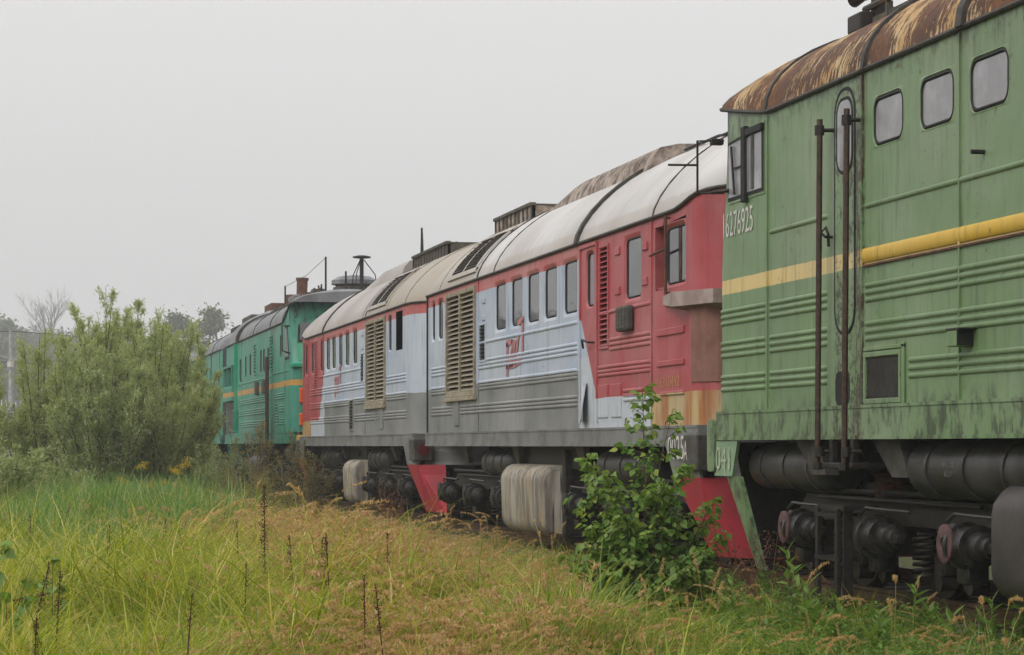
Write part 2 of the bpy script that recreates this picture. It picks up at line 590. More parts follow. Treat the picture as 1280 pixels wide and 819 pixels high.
            pts = [(0.085 * math.cos(k * 0.7), 0.085 * math.sin(k * 0.7), 0.03 + k * 0.0055) for k in range(62)]
            sp.tube(pts, 0.017, 5)
            s.cache['spring'] = sp.mesh('spring', True)
            br = MB()
            br.box((-0.05, -0.05, 0), (0.05, 0.05, 0.5), 0.012)
            br.box((-0.07, -0.16, -0.1), (0.07, 0.02, 0.18), 0.03)
            br.lathe([(0, 0.07), (0.14, 0.07)], (-0.07, -0.02, -0.05), (1, 0, 0), 12)
            s.cache['brake'] = br.mesh('brake_hanger', True, R(35))
        for k in (-1, 0, 1):
            u = uc + k * axles
            for sg in (-1, 1):
                o = link('wheel', s.cache['wheel'], M['wheel'], b, (sg * 0.79, u, 0.525))
                if sg > 0: o.rotation_euler = (0, 0, PI)
            link('axle_box', ab, M['axle'], b, (s.sx * 1.27, u, 0.525)).scale = (0.82, 0.9, 0.82)
            if k != 0 or style == 'm':
                link('axle_cap', s.cache['cap'], M['pinkred'] if style == 't' else M['blackmetal'], b, (s.sx * 1.518, u, 0.53))
            for d in (-0.62, 0.62):
                link('brake_hanger', s.cache['brake'], M['blackmetal'], b, (s.sx * 1.0, u + d, 0.22))
            for d in (-0.42, 0.42):
                link('spring', s.cache['spring'], M['blackmetal'], b, (s.sx * 1.12, u + d * 1.0, 0.18))
        return b
    def reservoir(s, u0, u1, z, r, out, mat):
        m = MB()
        e = 0.1
        m.lathe([(0, 0.02), (0.0, r * 0.55), (e * 0.4, r * 0.85), (e, r), (u1 - u0 - e, r), (u1 - u0 - e * 0.4, r * 0.85), (u1 - u0, r * 0.55), (u1 - u0, 0.02)], s.P(u0, z, out - r), (0, 1, 0), 28)
        o = s.part(m, 'air_reservoir', mat, None, True)
        for q in (0.2, 0.5, 0.8):
            st = MB()
            uu = u0 + (u1 - u0) * q
            st.lathe([(-0.025, r + 0.001), (-0.025, r + 0.014), (0.025, r + 0.014), (0.025, r + 0.001)], s.P(uu, z, out - r), (0, 1, 0), 28)
            s.part(st, 'strap', mat, o, True)
        return o
    def text(s, txt, u_left, z, size, wid, mat, out=0.006, name='number_marking', fade=0):
        cu = bpy.data.curves.new('t', 'FONT')
        cu.body = txt; cu.size = 1.0; cu.resolution_u = 3
        ob = bpy.data.objects.new('t', cu); C.objects.link(ob)
        bpy.context.view_layer.update()
        me = bpy.data.meshes.new_from_object(ob.evaluated_get(bpy.context.evaluated_depsgraph_get()))
        bpy.data.objects.remove(ob)
        co = np.array([v.co[:] for v in me.vertices])
        co -= co.min(0)
        mx = co.max(0)
        d = s.near                        # picture-right along u
        for v, p in zip(me.vertices, co):
            v.co = s.P(u_left + d * p[0] / mx[0] * wid, z + p[1] / mx[1] * size, out)
        me.name = name
        return link(name, me, mat, s.body_obj)
    def polys(s, name, polys, mat, out=0.005, parent=None):
        m = MB()
        for p in polys:
            m.add([s.P(u, z, out) for u, z in p], [tuple(range(len(p)))])
        return s.part(m, name, mat, parent or s.body_obj)

M['gutter'] = simple('gutter_bitumen', (0.035, 0.033, 0.032), 0.75, sc=12, col2=(0.07, 0.06, 0.05))
M['axle'] = simple('axle_box_metal', (0.034, 0.031, 0.028), 0.42, 0.3, sc=14, col2=(0.014, 0.012, 0.011))

# ------------------------------------------------------------------ the setting: ground and track
def ground_h(x, y):
    x = np.asarray(x, float); y = np.asarray(y, float)
    h = 0.06 * np.sin(x * 0.9 + 0.4) * np.sin(y * 0.37) + 0.05 * np.sin(x * 0.31 + y * 0.23)
    e = np.clip((x - 5.6) / 1.6, 0, 1); e = e * e * (3 - 2 * e)
    far = np.clip((12.0 - x) / 1.4, 0, 1); far = far * far * (3 - 2 * far)
    h = h * (1 - e * far) + 0.12 * e * far
    d = np.hypot(x, y)
    rise = np.clip((d - 230) / 300, 0, 1)
    left = np.clip((120 - x) / 160, 0, 1)
    h = h + 13 * rise * rise * (3 - 2 * rise) * left
    return h

def sheet(xs, ys):
    X, Y = np.meshgrid(xs, ys)
    Z = ground_h(X, Y)
    v = np.stack([X.ravel(), Y.ravel(), Z.ravel()], 1)
    nx, ny = len(xs), len(ys)
    i = np.arange((ny - 1) * (nx - 1)); r = i // (nx - 1); c = i % (nx - 1)
    a = r * nx + c
    f = np.stack([a, a + 1, a + nx + 1, a + nx], 1)
    me = bpy.data.meshes.new('ground')
    me.from_pydata(v.tolist(), [], f.tolist())
    me.polygons.foreach_set('use_smooth', [True] * len(me.polygons))
    return me
def graded(a, b, c, d, fine, coarse):
    return np.unique(np.concatenate([np.linspace(a, b, coarse), np.linspace(b, c, fine), np.linspace(c, d, coarse)]))
nt = NT('meadow_soil')
co = nt.coord()
n1 = nt.noise(co, 0.5, 6, 0.6)
n2 = nt.noise(co, 12, 5, 0.7)
c = nt.mix(nt.ss(n1, 0.35, 0.7), (0.075, 0.085, 0.025), (0.14, 0.11, 0.05))
c = nt.mix(nt.m('MULTIPLY', n2, 0.7), c, (0.03, 0.028, 0.015))
g = link('ground', sheet(graded(-640, -30, 30, 560, 121, 26), graded(-220, -5, 110, 780, 121, 32)), nt.pbr(c, 0.95, 0, 0.1, nt.bump(n2, 0.6, 0.05)))
g['kind'] = 'structure'

track = empty('railway_track', (TRACK_X, 0, 0))
track['kind'] = 'structure'
m = MB()
prof = [(-2.2, 0.02), (-1.45, 0.30), (1.45, 0.30), (2.2, 0.02)]
m.loft([[(x, -4, z) for x, z in prof], [(x, 170, z) for x, z in prof]], False)
build(m, 'ballast', simple('dirty_ballast', (0.12, 0.105, 0.09), 0.95, sc=14, col2=(0.05, 0.042, 0.035), bump=0.8), track)
for sg in (-1, 1):
    m = MB()
    pr = [(-0.066, 0.315), (0.066, 0.315), (0.066, 0.33), (0.012, 0.345), (0.012, 0.41), (0.036, 0.42), (0.036, 0.45), (-0.036, 0.45), (-0.036, 0.42), (-0.012, 0.41), (-0.012, 0.345), (-0.066, 0.33)]
    m.loft([[(sg * 0.76 + x, -4, z) for x, z in pr], [(sg * 0.76 + x, 170, z) for x, z in pr]], True, True, True)
    build(m, 'rail', M['railmat'], track)
sl = MB().box((-1.35, -0.12, 0.22), (1.35, 0.12, 0.318), 0.015).mesh('sleeper')
for k in range(190):
    o = link('sleeper', sl, M['sleeper'], track, (random.uniform(-0.03, 0.03), 3 + k * 0.55, random.uniform(-0.006, 0.0)))
    o.rotation_euler = (0, 0, random.uniform(-0.01, 0.01))

# ------------------------------------------------------------------ two-tone red / pale blue locomotives
def red_livery(name, root, split):
    nt = NT(name)
    co = nt.coord(root)
    x, y, z = nt.sep(co)
    wob = nt.m('MULTIPLY', nt.m('SUBTRACT', nt.noise(co, 3, 3), 0.5), 0.04)
    zz = nt.m('ADD', z, wob)
    red = nt.mix(nt.ss(nt.noise(co, 0.7, 3), 0.35, 0.7), (0.36, 0.04, 0.05), (0.40, 0.085, 0.09))
    blue = nt.mix(nt.ss(nt.noise(co, 0.8, 3), 0.3, 0.7), (0.37, 0.43, 0.53), (0.45, 0.49, 0.555))
    grey = nt.mix(nt.ss(nt.noise(co, 0.9, 3), 0.3, 0.7), (0.165, 0.17, 0.17), (0.215, 0.215, 0.21))
    ochre = nt.mix(nt.ss(nt.noise(nt.scale(co, (1, 3, 0.6)), 1.3, 4), 0.4, 0.62), (0.46, 0.34, 0.16), (0.36, 0.13, 0.035))
    pale = (0.47, 0.50, 0.55)
    # boundary of the red cab part
    edge = nt.m('ADD', split - 0.85, nt.m('MULTIPLY', nt.m('MINIMUM', nt.m('MAXIMUM', nt.m('SUBTRACT', z, 1.75), 0), 1.05), 0.81))
    incab = nt.lt(y, edge)
    col = nt.mix(nt.gt(zz, 2.15), grey, blue)
    inwhite = nt.m('MULTIPLY', nt.lt(y, split + 0.05), nt.gt(y, edge))
    col = nt.mix(nt.m('MULTIPLY', inwhite, nt.lt(z, 2.3)), col, pale)
    low = nt.mix(nt.lt(y, 1.95), pale, ochre)
    cab = nt.mix(nt.lt(zz, 1.80), red, low)
    col = nt.mix(incab, col, cab)
    topred = nt.mix(0.55, red, (0.50, 0.14, 0.12))
    col = nt.mix(nt.m('MULTIPLY', nt.gt(z, 3.485), nt.gt(y, edge)), col, topred)
    c, ro, nm = weathered(nt, co, col, fade=0.35, streak=0.55, rust=0.5, rough=0.44, grime=(0.05, 0.038, 0.028))
    return nt.pbr(c, ro, 0, 0.4, nm)

def white_roof(name, root, dirty_from, a=(0.60, 0.585, 0.57), b=(0.50, 0.475, 0.44)):
    nt = NT(name)
    co = nt.coord(root)
    x, y, z = nt.sep(co)
    base = nt.mix(nt.ss(nt.noise(co, 0.6, 4), 0.35, 0.7), a, b)
    st = nt.noise(nt.scale(co, (0.5, 5.0, 0.5)), 1.4, 5, 0.6)
    base = nt.mix(nt.m('MULTIPLY', nt.ss(st, 0.5, 0.8), 0.5), base, (0.30, 0.26, 0.21))
    tan = nt.m('MULTIPLY', nt.ss(y, dirty_from - 0.4, dirty_from + 1.4), 0.75)
    base = nt.mix(tan, base, nt.mix(nt.noise(co, 1.2, 4), (0.29, 0.245, 0.18), (0.36, 0.32, 0.27)))
    sp = nt.ss(nt.noise(co, 8, 7, 0.7), 0.66, 0.72)
    base = nt.mix(nt.m('MULTIPLY', sp, 0.6), base, (0.12, 0.08, 0.05))
    edge = nt.m('MULTIPLY', nt.lt(z, nt.m('ADD', 3.78, nt.m('MULTIPLY', nt.noise(nt.scale(co, (1, 6, 1)), 1.5, 4), 0.12))), 0.35)
    base = nt.mix(edge, base, (0.33, 0.27, 0.21))
    return nt.pbr(base, 0.55, 0, 0.35, nt.bump(nt.m('ADD', nt.noise(co, 1.4, 2), nt.m('MULTIPLY', st, 0.15)), 0.4, 0.04))

M['beige'] = simple('dusty_beige_slats', (0.33, 0.285, 0.21), 0.8, sc=5, col2=(0.20, 0.16, 0.11))
M['palegreen'] = simple('pale_green_plate', (0.25, 0.36, 0.23), 0.7, sc=5, col2=(0.17, 0.26, 0.15))
M['palemark'] = simple('pale_lettering', (0.45, 0.52, 0.36), 0.7)
M['flake_rust'] = simple('flaking_cowling', (0.38, 0.31, 0.26), 0.85, sc=5.0, col2=(0.06, 0.038, 0.03), bump=0.7)
M['darklens'] = simple('dark_red_lens', (0.12, 0.01, 0.014), 0.3)
M['plowred'] = simple('plow_red', (0.40, 0.028, 0.045), 0.6, sc=3, col2=(0.30, 0.03, 0.04))
M['greyframe'] = simple('frame_grey', (0.19, 0.19, 0.185), 0.65, sc=2.5, col2=(0.12, 0.115, 0.105))
M['whitemark'] = simple('white_lettering', (0.62, 0.6, 0.56), 0.7, sc=14, col2=(0.42, 0.4, 0.36))
M['greymark'] = simple('worn_grey_lettering', (0.22, 0.21, 0.2), 0.8, sc=30, col2=(0.07, 0.065, 0.06))
M['yellowmark'] = simple('faded_yellow_lettering', (0.52, 0.28, 0.1), 0.7, sc=20, col2=(0.44, 0.1, 0.07))
M['logored'] = simple('faded_red_lettering', (0.40, 0.12, 0.12), 0.7, sc=16, col2=(0.43, 0.24, 0.25))
M['brownpanel'] = simple('rust_brown_panel', (0.24, 0.115, 0.09), 0.75, sc=3, col2=(0.16, 0.07, 0.05))
M['ledge'] = simple('grimy_pinkish_ledge', (0.36, 0.29, 0.26), 0.75, sc=5, col2=(0.25, 0.18, 0.16))

def streaky_tank(name):
    nt = NT(name)
    co = nt.coord()
    st = nt.noise(nt.scale(co, (2.6, 2.6, 0.3)), 1.9, 7, 0.7)
    st2 = nt.noise(nt.scale(co, (3.0, 3.0, 0.3)), 2.1, 4, 0.6)
    c = nt.mix(nt.ss(st, 0.36, 0.6), (0.36, 0.335, 0.28), (0.15, 0.13, 0.105))
    c = nt.mix(nt.m('MULTIPLY', nt.ss(st2, 0.46, 0.6), 0.8), c, (0.36, 0.27, 0.15))
    c = nt.mix(nt.ss(nt.noise(nt.scale(co, (9, 9, 0.6)), 1.5, 5, 0.7), 0.54, 0.66), c, (0.05, 0.035, 0.028))
    return nt.pbr(c, 0.6, 0, 0.4, nt.bump(nt.noise(co, 2, 3), 0.3, 0.03))

def red_loco(name, y, turned, L, label, split, plan):
    lo = Loco(name, y, turned, L, 1.475, 1.24, 1.45, 3.68, 1.13, label)
    lo.sup = 1.5
    root = lo.root
    lo.paint = red_livery(name + '_livery', root, split)
    rm = white_roof(name + '_roof_paint', root, plan['dirty'], *plan['roofc'])
    for k in plan['windows']: lo.hole(*k[:4])
    for k in plan['louvres']: lo.hole(*k[:4])
    for k in plan['open']: lo.hole(*k)
    def rake(z):
        t = min(max((z - 2.75) / 0.9, 0), 1)
        return 0.32 * t
    lo.rise = lambda u: 0.16 * max(0, 1 - u / 1.1) ** 1.5
    R1 = plan['end_radius']
    lo.body(lo.paint, 0.42, R1, lambda z: 0.0, 0.5)
    bo = lo.body_obj
    lo.part(MB().box((lo.sx * 0.75, 0.3, 1.46), (lo.sx * 0.78, L - 0.3, 4.3)), 'dark_liner', M['dark_inside'], bo)  # added near-black sheet: the darkness behind the openings is its colour
    def half(u):
        r = 0.42
        if u < r: return lo.w - r + math.sqrt(max(0, r * r - (r - u) ** 2))
        r = R1
        if u > L - r: return lo.w - r + math.sqrt(max(0, r * r - (u - (L - r)) ** 2))
        return lo.w
    def crown(u):
        a, e = 1.5, plan['end_dome']
        k = 1.0
        if u < a: k = 0.3 + 0.7 * math.sqrt(max(0, 1 - ((a - u) / a) ** 2))
        if u > L - e: k = 0.22 + 0.78 * math.sqrt(max(0, 1 - ((u - L + e) / e) ** 2))
        return lo.b * k
    lo.half, lo.crown = half, crown
    us = [0.02, 0.08, 0.16, 0.28, 0.45, 0.7, 1.0, 1.3, 1.6] + list(np.linspace(2.2, L - 1.4, 14)) + [L - 1.2, L - 0.9, L - 0.65, L - 0.45, L - 0.3, L - 0.17, L - 0.08, L - 0.02]
    ro = lo.roof(rm, us)
    for q in plan['strips']:
        lo.roof_strip(q[0], q[1], q[2], mat=rm if len(q) > 3 else None)
    lo.sill_cut = 0.12 if R1 < 0.5 else 0.45
    lo.sill(M['greyframe'], 0.03)
    for k in plan['windows']:
        lo.window(*k[:4], r=k[4] if len(k) > 4 else 0.09, wall=k[5] if len(k) > 5 else 0.055, depth=0.028)
    for k in plan['louvres']:
        u0, u1, z0, z1, n, cols, kind = k
        if kind == 'big':
            lo.louvre(u0, u1, z0, z1, n, cols, M['beige'], M['beige'], 0.07, 0.035)
            sl = MB().box(lo.P(u0 - 0.06, z0 - 0.07, 0), lo.P(u1 + 0.06, z0 - 0.005, 0.06), 0.01)
            lo.part(sl, 'sill_board', M['beige'], bo)
        else:
            lo.louvre(u0, u1, z0, z1, n, 1, lo.paint, M['blackmetal'] if kind == 'black' else lo.paint, 0.035, 0.02)
    for a in plan['ribs']:
        lo.ribs(a[0], a[1], a[2])
    for a in plan['pads']:
        lo.pad(*a)
    for u in plan['seams']:
        m = MB().box(lo.P(u - 0.016, lo.zt, -0.01), lo.P(u + 0.016, lo.zg - 0.02, 0.014))
        lo.part(m, 'cover_strip', lo.paint, bo)
    # roof louvre set in the slope above the big grille
    u0, u1 = plan['roof_louvre']
    fr = MB(); t0, t1 = R(13), R(47)
    def patch(ua, ub, ta, tb, off, nn=6):
        rings = []
        for k in range(nn + 1):
            t = ta + (tb - ta) * k / nn
            rings.append([lo.roof_pt(ua, t, -0.01), lo.roof_pt(ua, t, off), lo.roof_pt(ub, t, off), lo.roof_pt(ub, t, -0.01)])
        fr.loft(rings, True, True, True)
    patch(u0, u0 + 0.14, t0, t1, 0.022); patch(u1 - 0.14, u1, t0, t1, 0.022)
    patch((u0 + u1) / 2 - 0.05, (u0 + u1) / 2 + 0.05, t0, t1, 0.026)
    patch(u0, u1, t0 - 0.05, t0 + 0.03, 0.03, 2); patch(u0, u1, t1 - 0.03, t1 + 0.05, 0.03, 2)
    rl = lo.part(fr, 'roof_louvre', rm, ro)
    bk = MB()
    bk.loft([[lo.roof_pt(u0, t0 + (t1 - t0) * k / 6, 0.006), lo.roof_pt(u1, t0 + (t1 - t0) * k / 6, 0.006)] for k in range(7)], False)
    lo.part(bk, 'backing', M['blackmetal'], rl)
    nsl = 10
    for half_i in range(2):
        ua = u0 + 0.14 if half_i == 0 else (u0 + u1) / 2 + 0.05
        ub = (u0 + u1) / 2 - 0.05 if half_i == 0 else u1 - 0.14
        for k in range(nsl):
            t = t0 + 0.04 + (t1 - t0 - 0.06) * (k + 0.5) / nsl
            dt = 0.036
            sm = MB()
            sm.loft([[lo.roof_pt(ua, t - dt * 0.35, 0.05), lo.roof_pt(ub, t - dt * 0.35, 0.05)], [lo.roof_pt(ua, t + dt * 0.5, 0.025), lo.roof_pt(ub, t + dt * 0.5, 0.025)], [lo.roof_pt(ua, t + dt * 0.5, 0.015), lo.roof_pt(ub, t + dt * 0.5, 0.015)]], False)
            lo.part(sm, 'slat', rm, rl)
    # roof cowling and stack box
    for (a, b_, zt_, hw, kind) in plan['humps']:
        hm = MB()
        if kind.startswith('cowl'):
            rings = []
            for k in range(13):
                q = k / 12
                u = a + (b_ - a) * q
                h = (zt_ - 4.55) * min(1, 0.1 + math.sin(min(1, q / plan['ramp']) * PI / 2)) if not plan['rev'] else (zt_ - 4.55) * min(1, 0.1 + math.sin(min(1, (1 - q) / plan['ramp']) * PI / 2))
                rings.append([(x_ * hw, u, 4.5 + h * f_) for x_, f_ in ((-1.08, 0), (-1, 0.5), (-0.85, 0.85), (-0.5, 0.98), (0, 1), (0.5, 0.98), (0.85, 0.85), (1, 0.5), (1.08, 0))])
            hm.loft(rings, True, True, True)
            cw = lo.part(hm, 'roof_cowling', M['flake_rust'] if kind == 'cowl' else rm, ro, True)
        else:
            for sg in (-1, 1):
                hm.box((sg * hw, a, 4.5), (sg * (hw - 0.05), b_, zt_))
            hm.box((-hw, a, 4.5), (hw, a + 0.05, zt_)); hm.box((-hw, b_ - 0.05, 4.5), (hw, b_, zt_))
            bx = lo.part(hm, 'stack_box', M['flake_rust'] if kind == 'box' else M['darkroof'], ro)
            rr_ = MB()
            n_ = int((b_ - a) / 0.28)
            for k in range(n_ + 1):
                u = a + (b_ - a - 0.04) * k / n_
                for sg in (-1, 1):
                    rr_.box((sg * (hw + 0.02), u, 4.55), (sg * (hw - 0.01), u + 0.035, zt_ + 0.03))
            rr_.box((-hw - 0.04, a - 0.03, zt_ + 0.0), (-hw + 0.05, b_ + 0.03, zt_ + 0.045)); rr_.box((hw + 0.04, a - 0.03, zt_), (hw - 0.05, b_ + 0.03, zt_ + 0.045))
            for k in range(n_ // 2 + 1):
                u = a + (b_ - a - 0.06) * k / max(1, n_ // 2)
                rr_.box((-hw, u, zt_ + 0.005), (hw, u + 0.06, zt_ + 0.03))
            lo.part(rr_, 'rail', M['darkroof'], bx)
    # lifting eyes
    for (u, t) in plan['eyes']:
        p = Vector(lo.roof_pt(u, t, 0))
        lo.part(MB().tube([p + Vector((0, -0.07, -0.02)), p + Vector((0, -0.06, 0.1)), p + Vector((0, 0, 0.15)), p + Vector((0, 0.06, 0.1)), p + Vector((0, 0.07, -0.02))], 0.014, 6), 'lifting_eye', M['blackmetal'], ro)
    # running gear
    lo.bogie(L / 2 - 4.3, 2.1, 'm'); lo.bogie(L / 2 + 4.3, 2.1, 'm')
    for a in plan['reservoirs']:
        lo.reservoir(a[0], a[1], 1.0, 0.2, -0.12, M['tankgrey'])
    br = MB()
    br.box((-0.35, 0.5, 0.9), (0.35, L - 0.5, 1.24)); br.box((-1.2, L / 2 - 2, 0.95), (1.2, L / 2 + 2, 1.24))
    lo.part(br, 'centre_sill', M['blackmetal'])
    for u in plan['brackets']:
        m = MB()
        m.loft([[lo.P(u - 0.25, 1.24, -0.12), lo.P(u + 0.2, 1.24, -0.12), lo.P(u + 0.12, 0.98, -0.2), lo.P(u - 0.02, 0.98, -0.2)], [lo.P(u - 0.25, 1.24, -0.2), lo.P(u + 0.2, 1.24, -0.2), lo.P(u + 0.12, 0.98, -0.28), lo.P(u - 0.02, 0.98, -0.28)]], True, True, True)
        lo.part(m, 'bracket', M['greymetal'])
    # fuel tank between the bogies
    for (a, b_, zb, ztp) in plan['tank']:
        tm = MB(); rings = []
        rad = 0.22
        wt = 1.55
        pr = []
        for cx, cz, q in ((wt - rad, ztp - rad, 0), (-(wt - rad), ztp - rad, 1), (-(wt - rad), zb + 0.3, 2), (wt - rad, zb + 0.3, 3)):
            rd = rad if q < 2 else 0.2
            for k in range(6):
                an = PI / 2 * (q + k / 5)
                pr.append((cx + (rad if q < 2 else 0.2) * math.cos(an), cz + rd * math.sin(an)))
        for u, sc_ in ((a, 0.9), (a + 0.03, 0.965), (a + 0.1, 1.0), (b_ - 0.1, 1.0), (b_ - 0.03, 0.965), (b_, 0.9)):
            zc = (zb + ztp) / 2
            rings.append([(x_ * (1 - (1 - sc_) * 0.35), u, zc + (z_ - zc) * sc_) for x_, z_ in pr])
        tm.loft(rings, True, True, True)
        tk = lo.part(tm, 'fuel_tank', M['fueltank'], None, True)
    tu = plan['tank'][0][0] - 0.25 if not turned else plan['tank'][-1][1] + 0.08
    lo.part(MB().box((-1.28, tu, 0.1), (1.28, tu + 0.16, 1.2), 0.02), 'dark_cover_plate', M['blackmetal'])  # added dark plate, blacks out the inner end face of the tank
    # plow and coupler at both ends
    for end in plan['plows']:
        U = (lambda d: d) if end == 0 else (lambda d: L - d)
        pts_ = []
        xo = 1.42
        for sg in (-1, 1):
            pt_ = MB(); pm = MB(); pts_.append((pm, pt_))
            # upper grey part, lower red part of each wing, set at an angle
            up = [(sg * 1.545, U(1.3), 1.38), (sg * 1.545, U(0.05), 1.38), (sg * (xo + 0.1), U(-0.02), 0.93), (sg * (xo + 0.1), U(0.95), 0.93)]
            dn = [(sg * (xo + 0.1), U(0.95), 0.93), (sg * (xo + 0.1), U(-0.02), 0.93), (sg * (xo - 0.22), U(-0.2), 0.14), (sg * (xo - 0.12), U(0.28), 0.14)]
            for q, tgt in ((up, pt_), (dn, pm)):
                tgt.loft([q, [(p[0] - sg * 0.03, p[1], p[2]) for p in q]], True, True, True)
            xi = 0.0 if end == 0 else 1.08
            fr1 = [(sg * (xo + 0.1), U(-0.02), 0.93), (sg * xi, U(-0.3), 0.93), (sg * xi, U(-0.42), 0.14), (sg * (xo - 0.22), U(-0.2), 0.14)]
            pm.loft([fr1, [(p[0], p[1] + (0.03 if end == 0 else -0.03), p[2]) for p in fr1]], True, True, True)
            fu = [(sg * (xo - 0.02), U(0.05), 1.24), (sg * 0.3, U(-0.02), 1.24), (sg * 0.3, U(-0.28), 0.93), (sg * (xo - 0.06), U(-0.02), 0.93)]
            pt_.loft([fu, [(p[0], p[1] + (0.03 if end == 0 else -0.03), p[2]) for p in fu]], True, True, True)
        for q in pts_:
            pl = lo.part(q[0], 'snow_plow', M['plowred'])
            lo.part(q[1], 'plow_bracket', M['greyframe'], pl)
        cm = MB()
        cm.box((-0.14, U(0.2), 0.92), (0.14, U(-0.28), 1.14), 0.03)
        cm.box((-0.2, U(-0.18), 0.86), (0.06, U(-0.32), 1.18), 0.03)
        lo.part(cm, 'coupler', M['blackmetal'])
        lb = MB().box(lo.P(U(0.36), 1.0, -0.2), lo.P(U(-0.12), 1.36, 0.11), 0.015)
        lbo = lo.part(lb, 'lamp_box', M['greymetal'])
        if end == 1:
            lo.part(MB().lathe([(0, 0.1), (0.012, 0.1), (0.014, 0.05)], (lo.sx * 1.42, U(-0.125), 1.18), (0, 1, 0), 16), 'lens', M['darklens'], lbo)
    # clutter under the frame
    cl_ = MB()
    rnd = random.Random(L * 100 + split)
    for k in range(26):
        u = rnd.uniform(0.8, L - 0.8)
        zc = rnd.uniform(0.7, 1.12)
        xx = lo.sx * rnd.uniform(0.75, 1.22)
        sz = rnd.uniform(0.05, 0.16)
        if rnd.random() < 0.5:
            cl_.box((xx - sz * 0.5, u - sz, zc - sz * 0.6), (xx + sz * 0.5, u + sz, zc + sz * 0.6), 0.012)
        else:
            cl_.tube([(xx, u - 0.5, zc), (xx + 0.02, u, zc - rnd.uniform(0, 0.1)), (xx, u + 0.5, zc + 0.05), (xx * 0.9, u + 0.62, 1.2)], 0.022, 6)
    lo.part(cl_, 'brake_rigging', M['blackmetal'])['kind'] = 'stuff'
    return lo

M['fueltank'] = streaky_tank('weathered_fuel_tank')
G3 = [2.48, 2.425, 2.37]; G2 = [2.165, 2.115, 2.07]; G1 = [1.84, 1.79, 1.74]
W5 = [5.74, 6.83, 7.85, 8.88, 9.95]
plan1 = dict(
    plows=(0,), end_radius=0.18, end_dome=0.8, roofc=((0.51, 0.495, 0.49), (0.40, 0.375, 0.36)),
    dirty=11.3,
    windows=[(u - 0.40, u + 0.40, 2.82, 3.56) for u in W5] + [(2.38, 3.15, 2.83, 3.60), (14.37, 14.87, 2.9, 3.6, 0.08, 0.05), (15.07, 15.42, 2.9, 3.6, 0.08, 0.05), (0.64, 1.47, 2.88, 3.57, 0.08, 0.05), (4.50, 4.95, 2.86, 3.57, 0.1, 0.04)],
    louvres=[(3.80, 4.23, 2.36, 3.57, 19, 1, 'red'), (10.93, 11.40, 2.45, 3.02, 9, 1, 'black'), (11.70, 14.02, 1.99, 3.60, 20, 2, 'big')],
    open=[(1.47, 1.80, 2.89, 3.58)],
    ribs=[(5.36, 11.46, G3), (5.36, 11.46, G2), (5.36, 12.9, G1), (2.02, 3.79, [2.46, 2.405, 2.35]), (2.02, 4.32, [2.155, 2.105, 2.06]), (2.02, 3.15, [1.86, 1.81, 1.76]),
          (14.1, 15.4, G3), (14.1, 15.4, G2), (13.6, 15.4, G1), (5.36, 11.46, [2.74]), (2.02, 4.3, [2.78])],
    pads=[(0.69, 1.73, 2.40, 2.475), (0.69, 1.73, 2.08, 2.14), (0.69, 1.6, 1.775, 1.815), (2.12, 2.32, 3.36, 3.45), (2.12, 2.32, 2.98, 3.07), (3.3, 3.5, 3.4, 3.49), (3.3, 3.5, 2.95, 3.04),
          (3.84, 4.30, 1.57, 1.95, 0.015), (3.24, 3.70, 1.57, 1.95, 0.015), (11.0, 11.2, 3.3, 3.38), (11.0, 11.2, 3.05, 3.12), (13.0, 13.35, 1.55, 1.95, 0.02)],
    seams=[1.95, 11.5], roof_louvre=(11.75, 13.95), strips=[(5.28, 0.13, 0.04), (1.9, 0.05, 0.012, 1), (1.84, 0.012, 0.013), (10.3, 0.035, 0.01), (11.5, 0.05, 0.015), (14.6, 0.05, 0.012, 1)],
    humps=[(4.9, 11.4, 4.93, 0.66, 'cowl'), (12.2, 14.9, 4.84, 0.52, 'box')], ramp=0.55, rev=True, eyes=[(2.6, 1.2), (0.9, 1.1), (14.9, 1.3)],
    reservoirs=[(2.6, 5.0), (10.1, 12.0)], brackets=[13.3, 9.6, 5.8], tank=[(7.1, 9.65, -0.02, 1.0)])
red1 = red_loco('red_blue_locomotive', 22.95, False, 15.95, 'red and pale blue diesel locomotive with a white roof, directly behind the near green one', 5.2, plan1)
